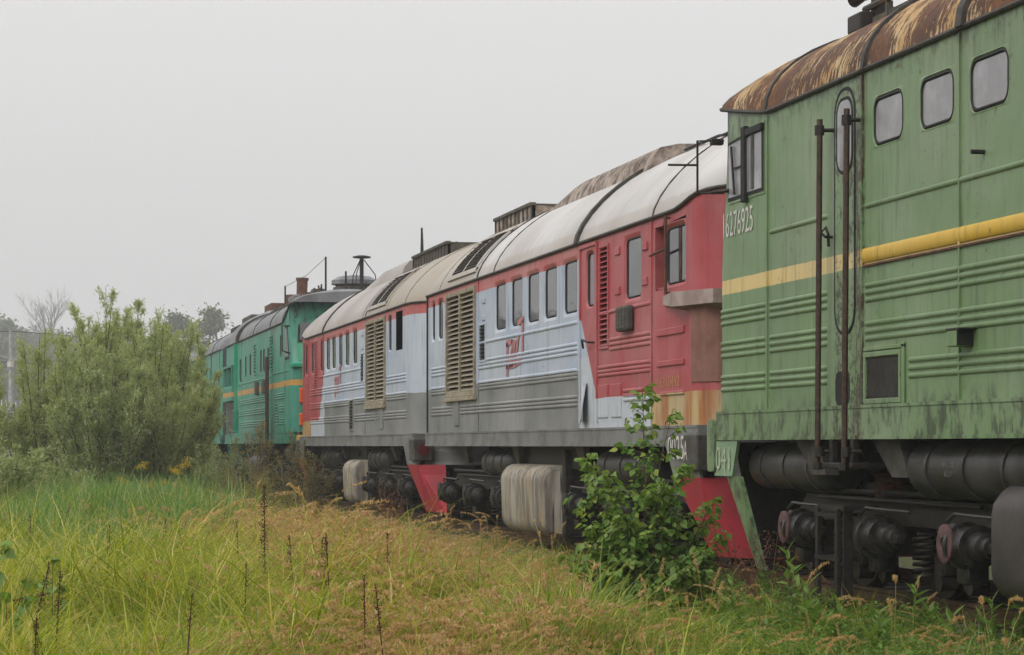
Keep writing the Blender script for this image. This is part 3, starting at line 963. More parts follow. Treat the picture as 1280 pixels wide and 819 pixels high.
plan2 = dict(
    plows=(0, 1), end_radius=1.15, end_dome=1.7, roofc=((0.37, 0.34, 0.32), (0.28, 0.25, 0.225)),
    dirty=11.2,
    windows=[(u - 0.34, u + 0.34, 2.82, 3.57) for u in (8.78, 7.70, 6.71, 5.69, 4.79, 3.81)] + [(1.95, 2.55, 2.82, 3.57), (0.84, 1.42, 2.82, 3.57), (12.92, 13.36, 2.92, 3.6, 0.07, 0.04)],
    louvres=[(2.66, 3.08, 2.36, 3.57, 19, 1, 'red'), (9.62, 10.04, 2.45, 3.04, 9, 1, 'black'), (10.35, 12.66, 2.0, 3.60, 20, 2, 'big'), (8.07, 8.62, 1.54, 2.17, 9, 1, 'black')],
    open=[(13.82, 14.52, 2.92, 3.6), (0.62, 0.78, 2.82, 3.57)],
    ribs=[(1.9, 10.2, G3), (1.9, 8.02, G2), (8.66, 10.2, G2), (1.9, 8.02, G1), (8.66, 11.4, G1), (12.75, 14.9, G3), (12.75, 14.9, G2), (11.7, 14.9, G1), (3.5, 9.5, [2.74])],
    pads=[(9.7, 9.95, 3.36, 3.45), (9.7, 9.95, 3.1, 3.18), (12.0, 12.4, 1.55, 1.95, 0.02)],
    seams=[4.15, 10.2, 1.6], roof_louvre=(10.5, 12.6), strips=[(4.15, 0.08, 0.03), (9.9, 0.05, 0.012, 1), (10.3, 0.04, 0.012), (12.9, 0.04, 0.012, 1), (14.9, 0.05, 0.015, 1)],
    humps=[(4.6, 10.2, 4.9, 0.72, 'cowlwhite'), (10.4, 14.0, 4.81, 0.58, 'dark')], ramp=0.6, rev=False, eyes=[(13.8, 1.2), (3.0, 1.2)],
    reservoirs=[(2.6, 5.0), (9.6, 11.6)], brackets=[12.6, 9.0, 6.0], tank=[(7.5, 8.3, 0.0, 0.97), (8.42, 9.1, 0.0, 0.97)])
red2 = red_loco('red_blue_locomotive', 55.75, True, 16.2, 'pale blue and grey diesel locomotive with tan dirty roof, second of the red-ended pair', 4.2, plan2)
red2.root['label'] = 'pale blue and grey locomotive with tan domed roof end, farther of the two red-ended ones'

# details of the nearer red locomotive
lo = red1; bo = lo.body_obj
lo.part(MB().box(lo.P(15.72, 1.45, -0.02), lo.P(15.79, 3.66, 0.02), 0.005), 'dark_gap_strip', M['rubber'], bo)  # added dark strip: shadowed joint between the units put in as colour
lo.part(MB().box((-1.15, 15.9, 1.3), (1.15, 16.55, 3.5), 0.05), 'dark_gap_bellows', M['rubber'], bo)
# sliding cab window frames and wind deflector
m = MB()
m.box(lo.P(1.47, 2.9, -0.12), lo.P(1.80, 2.92, -0.02)); m.box(lo.P(1.78, 2.9, -0.12), lo.P(1.80, 3.58, 0.012)); m.box(lo.P(1.47, 3.56, -0.1), lo.P(1.80, 3.60, 0.015))
lo.part(m, 'window_track', lo.paint, bo)
m = MB()
for a in ((1.30, 3.66), (1.30, 2.80)):
    pass
m.tube([lo.P(1.24, 3.64, 0.05), lo.P(1.24, 2.82, 0.05)], 0.018, 6)
m.tube([lo.P(1.24, 3.30, 0.05), lo.P(1.86, 3.27, 0.05)], 0.014, 6)
m.tube([lo.P(1.24, 3.62, 0.0), lo.P(1.24, 3.62, 0.06)], 0.012, 5); m.tube([lo.P(1.24, 2.84, 0.0), lo.P(1.24, 2.84, 0.06)], 0.012, 5)
m.box(lo.P(0.92, 2.95, -0.04), lo.P(0.96, 3.5, -0.02))
lo.part(m, 'wind_deflector_bracket', M['rusty'], bo)
# ledge round the nose and the rusty panel under it
m = MB()
m.loft([[lo.P(1.36, 2.70, 0), lo.P(1.36, 2.80, 0), lo.P(1.36, 2.80, 0.05), lo.P(1.36, 2.72, 0.05)], [lo.P(0.63, 2.62, 0), lo.P(0.63, 2.81, 0), lo.P(0.63, 2.81, 0.16), lo.P(0.63, 2.66, 0.16)], [lo.P(-0.02, 2.58, -0.4), lo.P(-0.02, 2.80, -0.4), lo.P(-0.14, 2.80, -0.05), lo.P(-0.14, 2.66, -0.05)], [lo.P(-0.02, 2.6, -1.4), lo.P(-0.02, 2.80, -1.4), lo.P(-0.2, 2.80, -1.4), lo.P(-0.2, 2.66, -1.4)]], True, True, True)
lo.part(m, 'nose_ledge', M['ledge'], bo)
m = MB()
rings = []
for k in range(6):
    a = PI / 2 * k / 5
    uu, oo = 0.42 - 0.44 * math.sin(a), -0.42 + 0.435 * math.cos(a) + 0.0
    rings.append([lo.P(uu, 1.89, oo), lo.P(uu, 2.64, oo)])
m.loft(rings, False)
lo.part(m, 'nose_panel', M['brownpanel'], bo)
# crew door
m = MB()
m.box(lo.P(4.32, 1.52, 0.0), lo.P(4.37, 3.62, 0.022)); m.box(lo.P(5.16, 1.52, 0.0), lo.P(5.21, 3.62, 0.022)); m.box(lo.P(4.37, 3.6, 0), lo.P(5.16, 3.64, 0.022))
d = lo.part(m, 'door', lo.paint, bo)
m = MB().tube([lo.P(4.52, 2.46, 0), lo.P(4.52, 2.46, 0.07), lo.P(4.80, 2.5, 0.08), lo.P(4.82, 2.4, 0.06)], 0.014, 6)
lo.part(m, 'handle', M['blackmetal'], d)
m = MB()
m.loft([[lo.P(5.1, 1.53, 0.01), lo.P(4.72, 1.53, 0.12), lo.P(4.82, 2.0, 0.02), lo.P(5.1, 2.0, 0.008)], [lo.P(5.1, 1.53, 0.02), lo.P(4.72, 1.53, 0.13), lo.P(4.82, 2.0, 0.03), lo.P(5.1, 2.0, 0.015)]], True, True, True)
lo.part(m, 'bent_sheet', lo.paint, d)
# notice box under the engine room window
m = MB().box(lo.P(2.68, 2.52, 0), lo.P(3.20, 2.80, 0.09), 0.03)
nb = lo.part(m, 'number_lamp_box', M['darkroof'], bo)
m = MB()
for i in range(5):
    for j in range(3):
        m.box(lo.P(2.76 + j * 0.13, 2.555 + i * 0.045, 0.085), lo.P(2.85 + j * 0.13, 2.585 + i * 0.045, 0.096))
lo.part(m, 'lens', M['greymetal'], nb)
lo.text('16310492', 1.70, 1.86, 0.115, 0.84, M['yellowmark'], 0.008)
lo.text('0025', 1.06, 1.11, 0.24, 0.6, M['whitemark'], 0.078, 'unit_number')
lo.text('A', 0.33, 1.1, 0.2, 0.12, M['whitemark'], 0.116, 'unit_letter')
# railway letters, drawn left to right
def logo(lo, uL, z0, k, d):
    def q(pts): return [(uL + d * a * k, z0 + b * k) for a, b in pts]
    P_ = [q([(0.02, 0), (0.11, 0), (0.11, 0.46), (0.02, 0.46)]), q([(0.02, 0.40), (0.36, 0.44), (0.40, 0.50), (0.02, 0.50)]), q([(0.36, 0.50), (0.45, 0.46), (0.30, 0.12), (0.20, 0.10)]),
          q([(0.0, 0.10), (0.30, 0.10), (0.30, 0.16), (0.0, 0.16)]), q([(0.52, 0.48), (0.62, 0.48), (0.46, 0.12), (0.36, 0.12)]), q([(0.72, 0.54), (0.82, 0.52), (0.66, 0.14), (0.56, 0.14)]),
          q([(0.34, 0.10), (0.62, 0.11), (0.62, 0.17), (0.34, 0.16)]), q([(0.66, 0.12), (0.98, 0.15), (0.98, 0.22), (0.66, 0.18)]), q([(1.0, 0.22), (1.1, 0.24), (1.1, 0.74), (1.0, 0.70)]), q([(0.78, 0.66), (1.1, 0.70), (1.1, 0.78), (0.78, 0.73)])]
    P_ = [[(sum(p[0] for p in g) / len(g) + (p[0] - sum(q_[0] for q_ in g) / len(g)) * 1.18, p[1]) for p in g] for g in P_]
    lo.polys('railway_logo', P_, M['logored'], 0.012)
logo(red1, 9.5, 2.20, 1.0, red1.near)
logo(red2, 5.9, 2.25, 0.85, red2.near)
# black hose on the roof near the cab
pts = [lo.roof_pt(4.2 - k * 0.22, 1.15 - 0.02 * math.sin(k * 1.3) - 0.015 * k, 0.03) for k in range(18)]
lo.part(MB().tube(pts, 0.017, 6), 'roof_hose', M['rubber'], lo.roof_obj)
# whip aerial of the farther one
p = Vector(red2.roof_pt(8.0, PI / 2, 0))
red2.part(MB().tube([p, p + Vector((0, 0, 0.5)), p + Vector((0, -0.03, 0.82))], [0.045, 0.03, 0.02], 6), 'aerial', M['blackmetal'], red2.roof_obj)

# ------------------------------------------------------------------ green locomotives
def green_livery(name, root, green, stripe, sharp=True):
    nt = NT(name)
    co = nt.coord(root)
    x, y, z = nt.sep(co)
    g = nt.mix(nt.ss(nt.noise(co, 0.6, 4), 0.35, 0.68), green, tuple(v * 0.86 + 0.015 for v in green))
    wob = nt.m('MULTIPLY', nt.m('SUBTRACT', nt.noise(nt.scale(co, (1, 2, 4)), 2.0, 3), 0.5), 0.015)
    zz = nt.m('ADD', z, wob)
    st = nt.m('MULTIPLY', nt.gt(zz, 2.685), nt.lt(zz, 2.82))
    col = nt.mix(st, g, stripe)
    c, ro, nm = weathered(nt, co, col, fade=0.25, streak=0.55, rust=0.6, rough=0.42, grime=(0.03, 0.036, 0.022))
    # loose black scabs along panel edges and low down
    s = nt.ss(nt.noise(nt.scale(co, (3, 3, 2)), 5.0, 8, 0.75), 0.63, 0.67)
    area = nt.ss(nt.noise(co, 0.8, 3), 0.45, 0.62)
    edge = nt.m('MAXIMUM', nt.ss(z, 4.02, 4.24), nt.ss(z, 1.75, 1.52))
    edge = nt.m('MULTIPLY', edge, nt.ss(nt.noise(nt.scale(co, (2, 2, 1)), 4.0, 8, 0.75), 0.46, 0.6))
    rect = nt.ss(nt.noise(nt.scale(co, (1, 0.8, 0.5)), 1.1, 1), 0.53, 0.56)
    c = nt.mix(nt.m('MULTIPLY', rect, 0.16), c, (0.30, 0.33, 0.24))
    c = nt.mix(nt.m('MULTIPLY', edge, 0.75), c, (0.028, 0.03, 0.022))
    c = nt.mix(nt.m('MULTIPLY', nt.m('MULTIPLY', s, area), 0.8), c, (0.03, 0.032, 0.025))
    dr = nt.m('MULTIPLY', nt.ss(y, 3.36, 3.46), nt.ss(y, 4.14, 4.06))
    sc2 = nt.noise(co, 17.0, 6, 0.75)
    k1 = nt.ss(nt.m('ADD', sc2, nt.m('MULTIPLY', nt.ss(nt.noise(co, 1.3, 2), 0.3, 0.7), 0.09)), 0.565, 0.60)
    c = nt.mix(nt.m('MULTIPLY', nt.m('MULTIPLY', k1, dr), 0.85), c, (0.035, 0.028, 0.02))
    pr_ = nt.m('MULTIPLY', nt.ss(y, 3.9, 3.95), nt.ss(y, 4.14, 4.08))
    k2 = nt.ss(nt.noise(nt.scale(co, (4, 4, 1.2)), 3.0, 7, 0.7), 0.47, 0.55)
    c = nt.mix(nt.m('MULTIPLY', nt.m('MULTIPLY', k2, pr_), 0.8), c, nt.mix(sc2, (0.10, 0.045, 0.022), (0.03, 0.022, 0.016)))
    k3 = nt.ss(nt.noise(co, 30.0, 5, 0.7), 0.64, 0.67)
    c = nt.mix(nt.m('MULTIPLY', nt.m('MULTIPLY', k3, nt.ss(nt.noise(co, 0.7, 3), 0.48, 0.6)), 0.8), c, (0.03, 0.028, 0.02))
    return nt.pbr(c, ro, 0, 0.4, nm)

def flaking_roof(name, root):
    nt = NT(name)
    co = nt.coord(root)
    n1 = nt.noise(co, 1.0, 5, 0.6)
    rust = nt.mix(nt.ss(n1, 0.35, 0.65), (0.125, 0.062, 0.038), (0.075, 0.045, 0.034))
    rust = nt.mix(nt.ss(nt.noise(co, 6, 6, 0.7), 0.45, 0.7), rust, (0.17, 0.075, 0.035))
    fl = nt.noise(nt.scale(co, (2.4, 8.5, 2.4)), 2.2, 9, 0.74, 0.15)
    area = nt.noise(nt.scale(co, (1.2, 1.6, 1.2)), 1.1, 4, 0.6)
    k = nt.ss(nt.m('ADD', fl, nt.m('MULTIPLY', nt.m('SUBTRACT', area, 0.5), 0.75)), 0.525, 0.55)
    cream = nt.mix(nt.ss(nt.noise(co, 2.5, 4), 0.4, 0.6), (0.50, 0.36, 0.20), (0.44, 0.27, 0.12))
    c = nt.mix(k, rust, cream)
    pit = nt.ss(nt.noise(co, 14, 6, 0.75), 0.58, 0.64)
    c = nt.mix(nt.m('MULTIPLY', pit, 0.75), c, (0.03, 0.02, 0.016))
    h = nt.m('ADD', nt.m('MULTIPLY', k, 0.6), nt.noise(co, 9, 6, 0.7))
    return nt.pbr(c, 0.85, 0, 0.25, nt.bump(h, 0.6, 0.02))

def green_loco(name, y, turned, L, label, green, stripe, roofmat, detail):
    lo = Loco(name, y, turned, L, 1.54, 1.30, 1.57, 4.25, 0.80, label)
    lo.paint = green_livery(name + '_livery', lo.root, green, stripe)
    for k in detail['windows']: lo.hole(*k[:4])
    for k in detail['open']: lo.hole(*k)
    for k in detail['louvres']: lo.hole(*k[:4])
    def rake(z):
        if z < 3.15: return 0.0
        if z < 3.3: return 0.12 * (z - 3.15) / 0.15
        return 0.12 + 0.36 * (z - 3.3) / 0.95
    lo.rise = lambda u: (detail['rise'] * max(0, 1 - max(u - 0.05, 0) / 1.6) ** 1.1) if detail['cab'] else 0.0
    lo.body(lo.paint, 0.26, 0.3, rake if detail['cab'] else (lambda z: 0.0), 0.4)
    bo = lo.body_obj
    def half(u):
        r = 0.3
        q = max(0.0, u - (0.0 if not detail['cab'] else 0.0))
        if q < r: return lo.w - r + math.sqrt(max(0, r * r - (r - q) ** 2))
        if u > L - r: return lo.w - r + math.sqrt(max(0, r * r - (u - (L - r)) ** 2))
        return lo.w
    def crown(u):
        a = detail['visor']; k = 1.0
        top = 5.05
        if u < a: k = math.sqrt(max(0, 1 - ((a - u) / a) ** 2)) * (1 - detail['visor_min']) + detail['visor_min']
        zg = lo.zg + lo.rise(u)
        return max(0.04, (top - zg) * k)
    lo.half, lo.crown = half, crown
    us = [0.06, 0.12, 0.2, 0.32, 0.48, 0.66, 0.85, 1.05, 1.25, 1.45, 1.66] + list(np.linspace(2.2, L - 0.4, 15)) + [L - 0.3, L - 0.15, L - 0.02]
    ro = lo.roof(roofmat, us)
    for u, w_, of in detail['strips']:
        lo.roof_strip(u, w_, of)
    sl = lo.sill(lo.paint, 0.03)
    for k in detail['windows']:
        lo.window(*k[:4], **detail['winkw'])
    for k in detail['louvres']:
        lo.louvre(*k[:4], k[4], 1, lo.paint, M['blackmetal'] if len(k) > 5 else lo.paint, 0.03, 0.02)
    for a in detail['ribs']:
        lo.ribs(a[0], a[1], a[2], h=0.046, out=0.024)
    for u in detail['seams']:
        m = MB().box(lo.P(u - 0.018, lo.zt, -0.01), lo.P(u + 0.018, lo.zg - 0.03, 0.016))
        lo.part(m, 'cover_strip', lo.paint, bo)
    lo.bogie(3.9, 1.85, 't'); lo.bogie(3.9 + 8.6, 1.85, 't')
    br = MB()
    br.box((-0.4, 0.4, 0.9), (0.4, L - 0.4, 1.30)); br.box((-1.25, 7.2, 0.9), (1.25, 9.6, 1.30))
    lo.part(br, 'centre_sill', M['blackmetal'])
    cm = MB()
    cm.box((-0.14, 0.3, 0.92), (0.14, -0.22, 1.14), 0.03); cm.box((-0.06, -0.12, 0.86), (0.2, -0.26, 1.18), 0.03)
    lo.part(cm, 'coupler', M['blackmetal'])
    # plow
    pm = MB()
    for sg in (-1, 1):
        q = [(sg * 1.36, 0.05, 1.28), (0, -0.05, 1.28), (0, -0.28, 0.16), (sg * 1.15, 0.05, 0.16)]
        pm.loft([q, [(p[0], p[1] + 0.03, p[2]) for p in q]], True, True, True)
    lo.part(pm, 'snow_plow', lo.paint if not turned else M['blackmetal'])
    tm = MB()
    pr = []
    for cx, cz, q in ((1.2, 0.79, 0), (-1.2, 0.79, 1), (-1.2, 0.35, 2), (1.2, 0.35, 3)):
        for k in range(6):
            an = PI / 2 * (q + k / 5)
            pr.append((cx + 0.34 * math.cos(an), cz + 0.25 * math.sin(an)))
    rings = []
    for u, sc_ in ((6.62, 0.93), (6.66, 0.98), (6.74, 1.0), (9.9, 1.0), (9.98, 0.98), (10.02, 0.93)):
        rings.append([(x_, u, 0.57 + (z_ - 0.57) * sc_) for x_, z_ in pr])
    tm.loft(rings, True, True, True)
    lo.part(tm, 'fuel_tank', M['darktank'], None, True)
    cl_ = MB()
    rnd = random.Random(L * 77)
    for k in range(40):
        u = rnd.uniform(0.9, L - 0.8); zc = rnd.uniform(0.75, 1.1); xx = lo.sx * rnd.uniform(0.7, 1.2); sz = rnd.uniform(0.05, 0.15)
        if rnd.random() < 0.5:
            cl_.box((xx - sz * 0.5, u - sz, zc - sz * 0.6), (xx + sz * 0.5, u + sz, zc + sz * 0.6), 0.012)
        else:
            cl_.tube([(xx, u - 0.5, zc), (xx + 0.02, u, zc - rnd.uniform(0, 0.1)), (xx, u + 0.5, zc + 0.05), (xx * 0.9, u + 0.62, 1.25)], 0.02, 6)
    lo.part(cl_, 'brake_rigging', M['blackmetal'])['kind'] = 'stuff'
    return lo

M['darktank'] = simple('dark_fuel_tank', (0.06, 0.05, 0.048), 0.5, 0.1, sc=3, col2=(0.035, 0.03, 0.028))
M['handrail'] = simple('brown_handrail', (0.045, 0.03, 0.024), 0.5, 0.3, sc=20, col2=(0.09, 0.05, 0.035))
M['yellow'] = flat_paint('yellow_band_paint', None, (0.58, 0.36, 0.035), fade=0.2, streak=0.45, rust=0.7)
GA = [2.525, 2.47, 2.41]; GB = [2.22, 2.16, 2.10]; GC = [1.90, 1.84, 1.78]
wins = [(4.31, 4.95), (5.30, 5.95), (6.25, 6.92)]
wl = [(a - 0.02, b + 0.02, 3.59, 4.01) for a, b in wins] + [(a + 0.95 * k + 0.0, a + 0.95 * k + 0.75, 3.56, 4.03) for a in (7.2,) for k in range(0, 6)]
dn = dict(cab=True, rise=0.24, visor=1.25, visor_min=0.03,
    windows=wl, open=[], louvres=[], winkw=dict(r=0.11, wall=0.02, depth=0.006, pane_mat=M['dusty_glass'], lip=0.004, gasket=0.03),
    strips=[(4.15, 0.07, 0.03), (1.62, 0.06, 0.02), (6.15, 0.12, 0.04), (9.2, 0.1, 0.03)],
    ribs=[(0.2, 1.56, GA), (0.2, 1.56, GB), (0.2, 1.56, GC), (1.68, 3.22, GA), (1.68, 3.22, GB), (1.68, 3.22, GC), (1.68, 3.22, [3.165]), (4.12, 16.0, GA), (4.12, 16.0, GB), (5.06, 16.0, GC), (4.12, 16.0, [3.16])],
    seams=[1.62])
near = green_loco('green_locomotive', 22.35, True, 16.6, 'faded green locomotive with a rusty peeling roof and yellow stripe, nearest on the right', (0.15, 0.24, 0.105), (0.62, 0.46, 0.18), None or flaking_roof('flaking_rusty_roof', None), dn)
lo = near; bo = lo.body_obj
# the roof paint follows this locomotive
lo.part(MB().box(lo.P(4.10, 2.675, -0.01), lo.P(16.0, 2.69, 0.02)), 'band_edge', M['rusty'], bo)
m = MB(); rings = []
for uu in (4.10, 16.0):
    rings.append([lo.P(uu, 2.765 - 0.06 * math.cos(PI * q / 8), -0.004 + 0.03 * math.sin(PI * q / 8) ** 0.7) for q in range(9)])
m.loft(rings, True, True, True)
lo.part(m, 'yellow_band', M['yellow'], bo, True)
# cover strips right of the door and further along
for u, wd in ((4.08, 0.03), (6.08, 0.022), (9.3, 0.022)):
    lo.part(MB().box(lo.P(u - wd, 1.57, -0.01), lo.P(u, 4.22, 0.018)), 'cover_strip', lo.paint, bo)
# cab side window: two panes with a thick black bar, slanting top
def slant(name, u0, u1, zt0, zt1, zb, mat, out, parent, th=0.012):
    m = MB(); q = [lo.P(u0, zb, out), lo.P(u1, zb, out), lo.P(u1, zt1, out), lo.P(u0, zt0, out)]
    m.loft([q, [(p[0] - lo.sx * th, p[1], p[2]) for p in q]], True, True, True)
    return lo.part(m, name, mat, parent)
cw = slant('window', 0.44, 1.54, 4.13, 4.19, 3.53, lo.paint, 0.008, bo, 0.02)
slant('gasket', 0.455, 1.525, 4.11, 4.165, 3.555, M['rubber'], 0.014, cw)
slant('pane', 0.49, 0.93, 4.08, 4.10, 3.585, M['dusty_glass'], 0.02, cw)
slant('pane', 1.06, 1.49, 4.09, 4.12, 3.585, M['dusty_glass'], 0.02, cw)
lo.part(MB().box(lo.P(0.95, 3.50, 0), lo.P(1.06, 4.2, 0.05), 0.01), 'mullion', M['rubber'], cw)
lo.part(MB().box(lo.P(1.06, 4.10, 0), lo.P(1.54, 4.17, 0.045), 0.01), 'rain_strip', M['rubber'], cw)
lo.part(MB().tube([lo.P(0.62, 4.06, 0.035), lo.P(0.72, 3.6, 0.035)], 0.012, 5).tube([lo.P(0.66, 3.85, 0.035), lo.P(0.93, 3.84, 0.035)], 0.01, 5), 'wiper', M['blackmetal'], cw)
lo.part(MB().box(lo.P(1.2, 3.6, 0.018), lo.P(1.27, 4.09, 0.03)), 'sash', M['greymetal'], cw)
# mirror bracket at the cab corner
m = MB()
m.tube([lo.P(0.28, 4.16, 0.0), lo.P(0.2, 4.16, 0.24), lo.P(0.2, 3.66, 0.24), lo.P(0.28, 3.66, 0.0)], 0.014, 6)
m.tube([lo.P(0.2, 3.93, 0.24), lo.P(0.16, 3.93, 0.52)], 0.012, 6)
m.box(lo.P(0.2, 4.12, 0.0), lo.P(0.28, 4.18, 0.12), 0.01)
m.tube([lo.P(0.5, 3.66, 0.02), lo.P(0.3, 3.66, 0.12)], 0.02, 6)
lo.part(m, 'mirror_bracket', M['blackmetal'], bo)
# crew door: sunken leaf with rounded ends, narrow window, dark patch for the foot recess
m = MB()
rings = [lo.rr(3.40, 3.90, 2.15, 4.18, 0.22, 0.002, 8), lo.rr(3.405, 3.895, 2.155, 4.175, 0.215, 0.009, 8), lo.rr(3.423, 3.877, 2.173, 4.157, 0.2, 0.009, 8), lo.rr(3.43, 3.87, 2.18, 4.15, 0.2, 0.002, 8)]
m.loft(rings, True)
d = lo.part(m, 'door', M['rubber'], bo, True)
m = MB().loft([lo.rr(3.43, 3.87, 2.18, 4.15, 0.2, 0.007, 8), lo.rr(3.43, 3.87, 2.18, 4.15, 0.2, -0.02, 8)], True, True, True)
lo.part(m, 'door_leaf', lo.paint, d)
m = MB().loft([lo.rr(3.47, 3.86, 3.47, 4.10, 0.15, 0.008, 8), lo.rr(3.475, 3.855, 3.475, 4.095, 0.145, 0.016, 8), lo.rr(3.495, 3.835, 3.495, 4.075, 0.12, 0.016, 8), lo.rr(3.505, 3.825, 3.505, 4.065, 0.12, 0.012, 8)], True)
wf = lo.part(m, 'door_window', M['rubber'], d, True)
m = MB().loft([lo.rr(3.50, 3.83, 3.50, 4.07, 0.12, 0.014, 8), lo.rr(3.50, 3.83, 3.50, 4.07, 0.12, 0.009, 8)], True, True, True)
lo.part(m, 'pane', M['dusty_glass'], d)
m = MB().tube([lo.P(3.34, 2.98, 0.0), lo.P(3.34, 2.98, 0.06), lo.P(3.28, 3.02, 0.08), lo.P(3.32, 3.06, 0.05), lo.P(3.38, 3.0, 0.05), lo.P(3.36, 2.9, 0.04)], 0.013, 6)
lo.part(m, 'handle', M['blackmetal'], d)
m = MB().loft([lo.rr(3.42, 3.76, 1.58, 1.86, 0.08, 0.003, 5), lo.rr(3.42, 3.76, 1.58, 1.86, 0.08, -0.002, 5)], True, True, True)
lo.part(m, 'recess_dark_patch', M['rubber'], bo)  # flat black patch: the shade of the recess is put into its colour
lo.part(MB().box(lo.P(3.94, 1.57, -0.01), lo.P(4.03, 4.2, 0.012)), 'door_post', lo.paint, bo)
# tall grab rails either side of the door
for u in (3.37, 4.02):
    m = MB()
    m.tube([lo.P(u, 3.95, 0.12), lo.P(u - 0.03, 2.5, 0.12), lo.P(u - 0.06, 1.08, 0.12)], 0.026, 8)
    h = lo.part(m, 'grab_rail', M['handrail'], bo, True)
    for z in (3.86, 1.2):
        m = MB()
        m.tube([lo.P(u, z, 0.12), lo.P(u + 0.02, z, 0.0)], 0.018, 6)
        m.lathe([(-0.04, 0.04), (0.04, 0.04)], lo.P(u - 0.01, z, 0.12), (0, 0, 1), 10)
        lo.part(m, 'rail_bracket', M['blackmetal'], h)
    m = MB()
    m.lathe([(-0.03, 0.045), (0.03, 0.045)], lo.P(u - 0.06, 1.08, 0.12), (0, 0, 1), 10)
    lo.part(m, 'rail_foot', M['blackmetal'], h)
m = MB()
m.box(lo.P(3.25, 1.06, -0.3), lo.P(4.05, 1.11, 0.1), 0.012)
m.box(lo.P(3.4, 1.06, 0.0), lo.P(3.48, 1.3, 0.05)); m.box(lo.P(3.9, 1.06, 0.0), lo.P(3.98, 1.3, 0.05))
lo.part(m, 'step_bracket', M['blackmetal'])
# mesh vent
m = MB()
for a, b_, c, d_ in ((4.12, 4.93, 1.95, 1.99), (4.12, 4.93, 1.58, 1.62), (4.12, 4.16, 1.62, 1.95), (4.89, 4.93, 1.62, 1.95)):
    m.box(lo.P(a, c, -0.005), lo.P(b_, d_, 0.022), 0.005)
v = lo.part(m, 'vent', lo.paint, bo)
lo.part(MB().box(lo.P(4.14, 1.6, -0.01), lo.P(4.91, 1.97, 0.003)), 'backing', M['blackmetal'], v)
m = MB()
for k in range(-14, 34):
    for sg in (-1, 1):
        a = 4.16 + k * 0.035
        z0, z1 = 1.62, 1.95
        u0_, u1_ = (a, a + 0.33 * 0.7) if sg > 0 else (a + 0.33 * 0.7, a)
        # clip the wire to the frame
        pts = []
        for q in np.linspace(0, 1, 12):
            uu = u0_ + (u1_ - u0_) * q
            if 4.16 <= uu <= 4.89: pts.append((uu, z0 + (z1 - z0) * q))
        if len(pts) > 1:
            (ua, za), (ub, zb) = pts[0], pts[-1]
            m.add([lo.P(ua - 0.004, za, 0.010), lo.P(ua + 0.004, za, 0.010), lo.P(ub + 0.004, zb, 0.010), lo.P(ub - 0.004, zb, 0.010)], [(0, 1, 2, 3)])
lo.part(m, 'wire_mesh', M['greymetal'], v)
lo.part(MB().box(lo.P(4.95, 1.57, 0), lo.P(5.0, 2.04, 0.02), 0.005).box(lo.P(4.12, 2.0, 0), lo.P(5.0, 2.03, 0.02), 0.005), 'vent_frame', lo.paint, bo)
# socket box, spike, number
b_ = lo.part(MB().box(lo.P(6.12, 1.955, 0), lo.P(6.30, 2.07, 0.13), 0.008), 'socket_box', lo.paint, bo)
lo.part(MB().box(lo.P(6.12, 2.072, -0.002), lo.P(6.36, 2.085, 0.135)), 'lid', M['blackmetal'], b_)
lo.part(MB().box(lo.P(6.301, 1.96, 0.005), lo.P(6.31, 2.065, 0.125)), 'socket_face', M['rubber'], b_)
lo.part(MB().tube([lo.P(6.5, 3.31, 0), lo.P(6.5, 3.31, 0.1)], 0.018, 6), 'hook', M['blackmetal'], bo)
lo.text('16276925', 0.28, 3.225, 0.235, 0.92, M['whitemark'], 0.008)
# reservoirs, brackets, ladder
lo.reservoir(0.55, 2.75, 1.065, 0.215, -0.13, M['tankgrey'])
lo.reservoir(4.72, 7.1, 1.075, 0.225, -0.08, M['tankgrey'])
lo.text('PP-5', 5.55, 1.08, 0.04, 0.2, M['greymark'], -0.074, 'reservoir_marking')
lo.text('021', 5.58, 1.02, 0.04, 0.14, M['greymark'], -0.074, 'reservoir_marking')
lo.text('18', 1.55, 1.06, 0.06, 0.12, M['greymark'], -0.122, 'reservoir_marking')
for u in (2.5, 4.4):
    m = MB()
    q = [lo.P(u - 0.35, 1.30, -0.08), lo.P(u + 0.25, 1.30, -0.08), lo.P(u + 0.4, 1.0, -0.1), lo.P(u + 0.05, 1.0, -0.1)]
    m.loft([q, [(p[0] - lo.sx * 0.12, p[1], p[2]) for p in q]], True, True, True)
    lo.part(m, 'bracket', M['greymetal'])
m = MB()
for u in (3.10, 3.58):
    m.box(lo.P(u, -0.12, 0.03), lo.P(u + 0.06, 0.74, 0.07), 0.006)
for z in (0.66, 0.30, -0.08):
    m.box(lo.P(3.1, z, -0.12), lo.P(3.62, z + 0.035, 0.075))
m.box(lo.P(3.66, -0.05, -0.05), lo.P(3.70, 0.74, 0.03)); m.box(lo.P(3.1, 0.72, -0.25), lo.P(3.75, 0.76, 0.05))
lo.part(m, 'ladder', M['blackmetal'])
lo.part(MB().lathe([(0, 0.13), (0.04, 0.15), (0.07, 0.13), (0.1, 0.15), (0.13, 0.13), (0.16, 0.15), (0.2, 0.13)], (lo.sx * 1.1, 3.55, 0.82), (0, 0, 1), 14), 'rubber_bellows', M['rusty'])
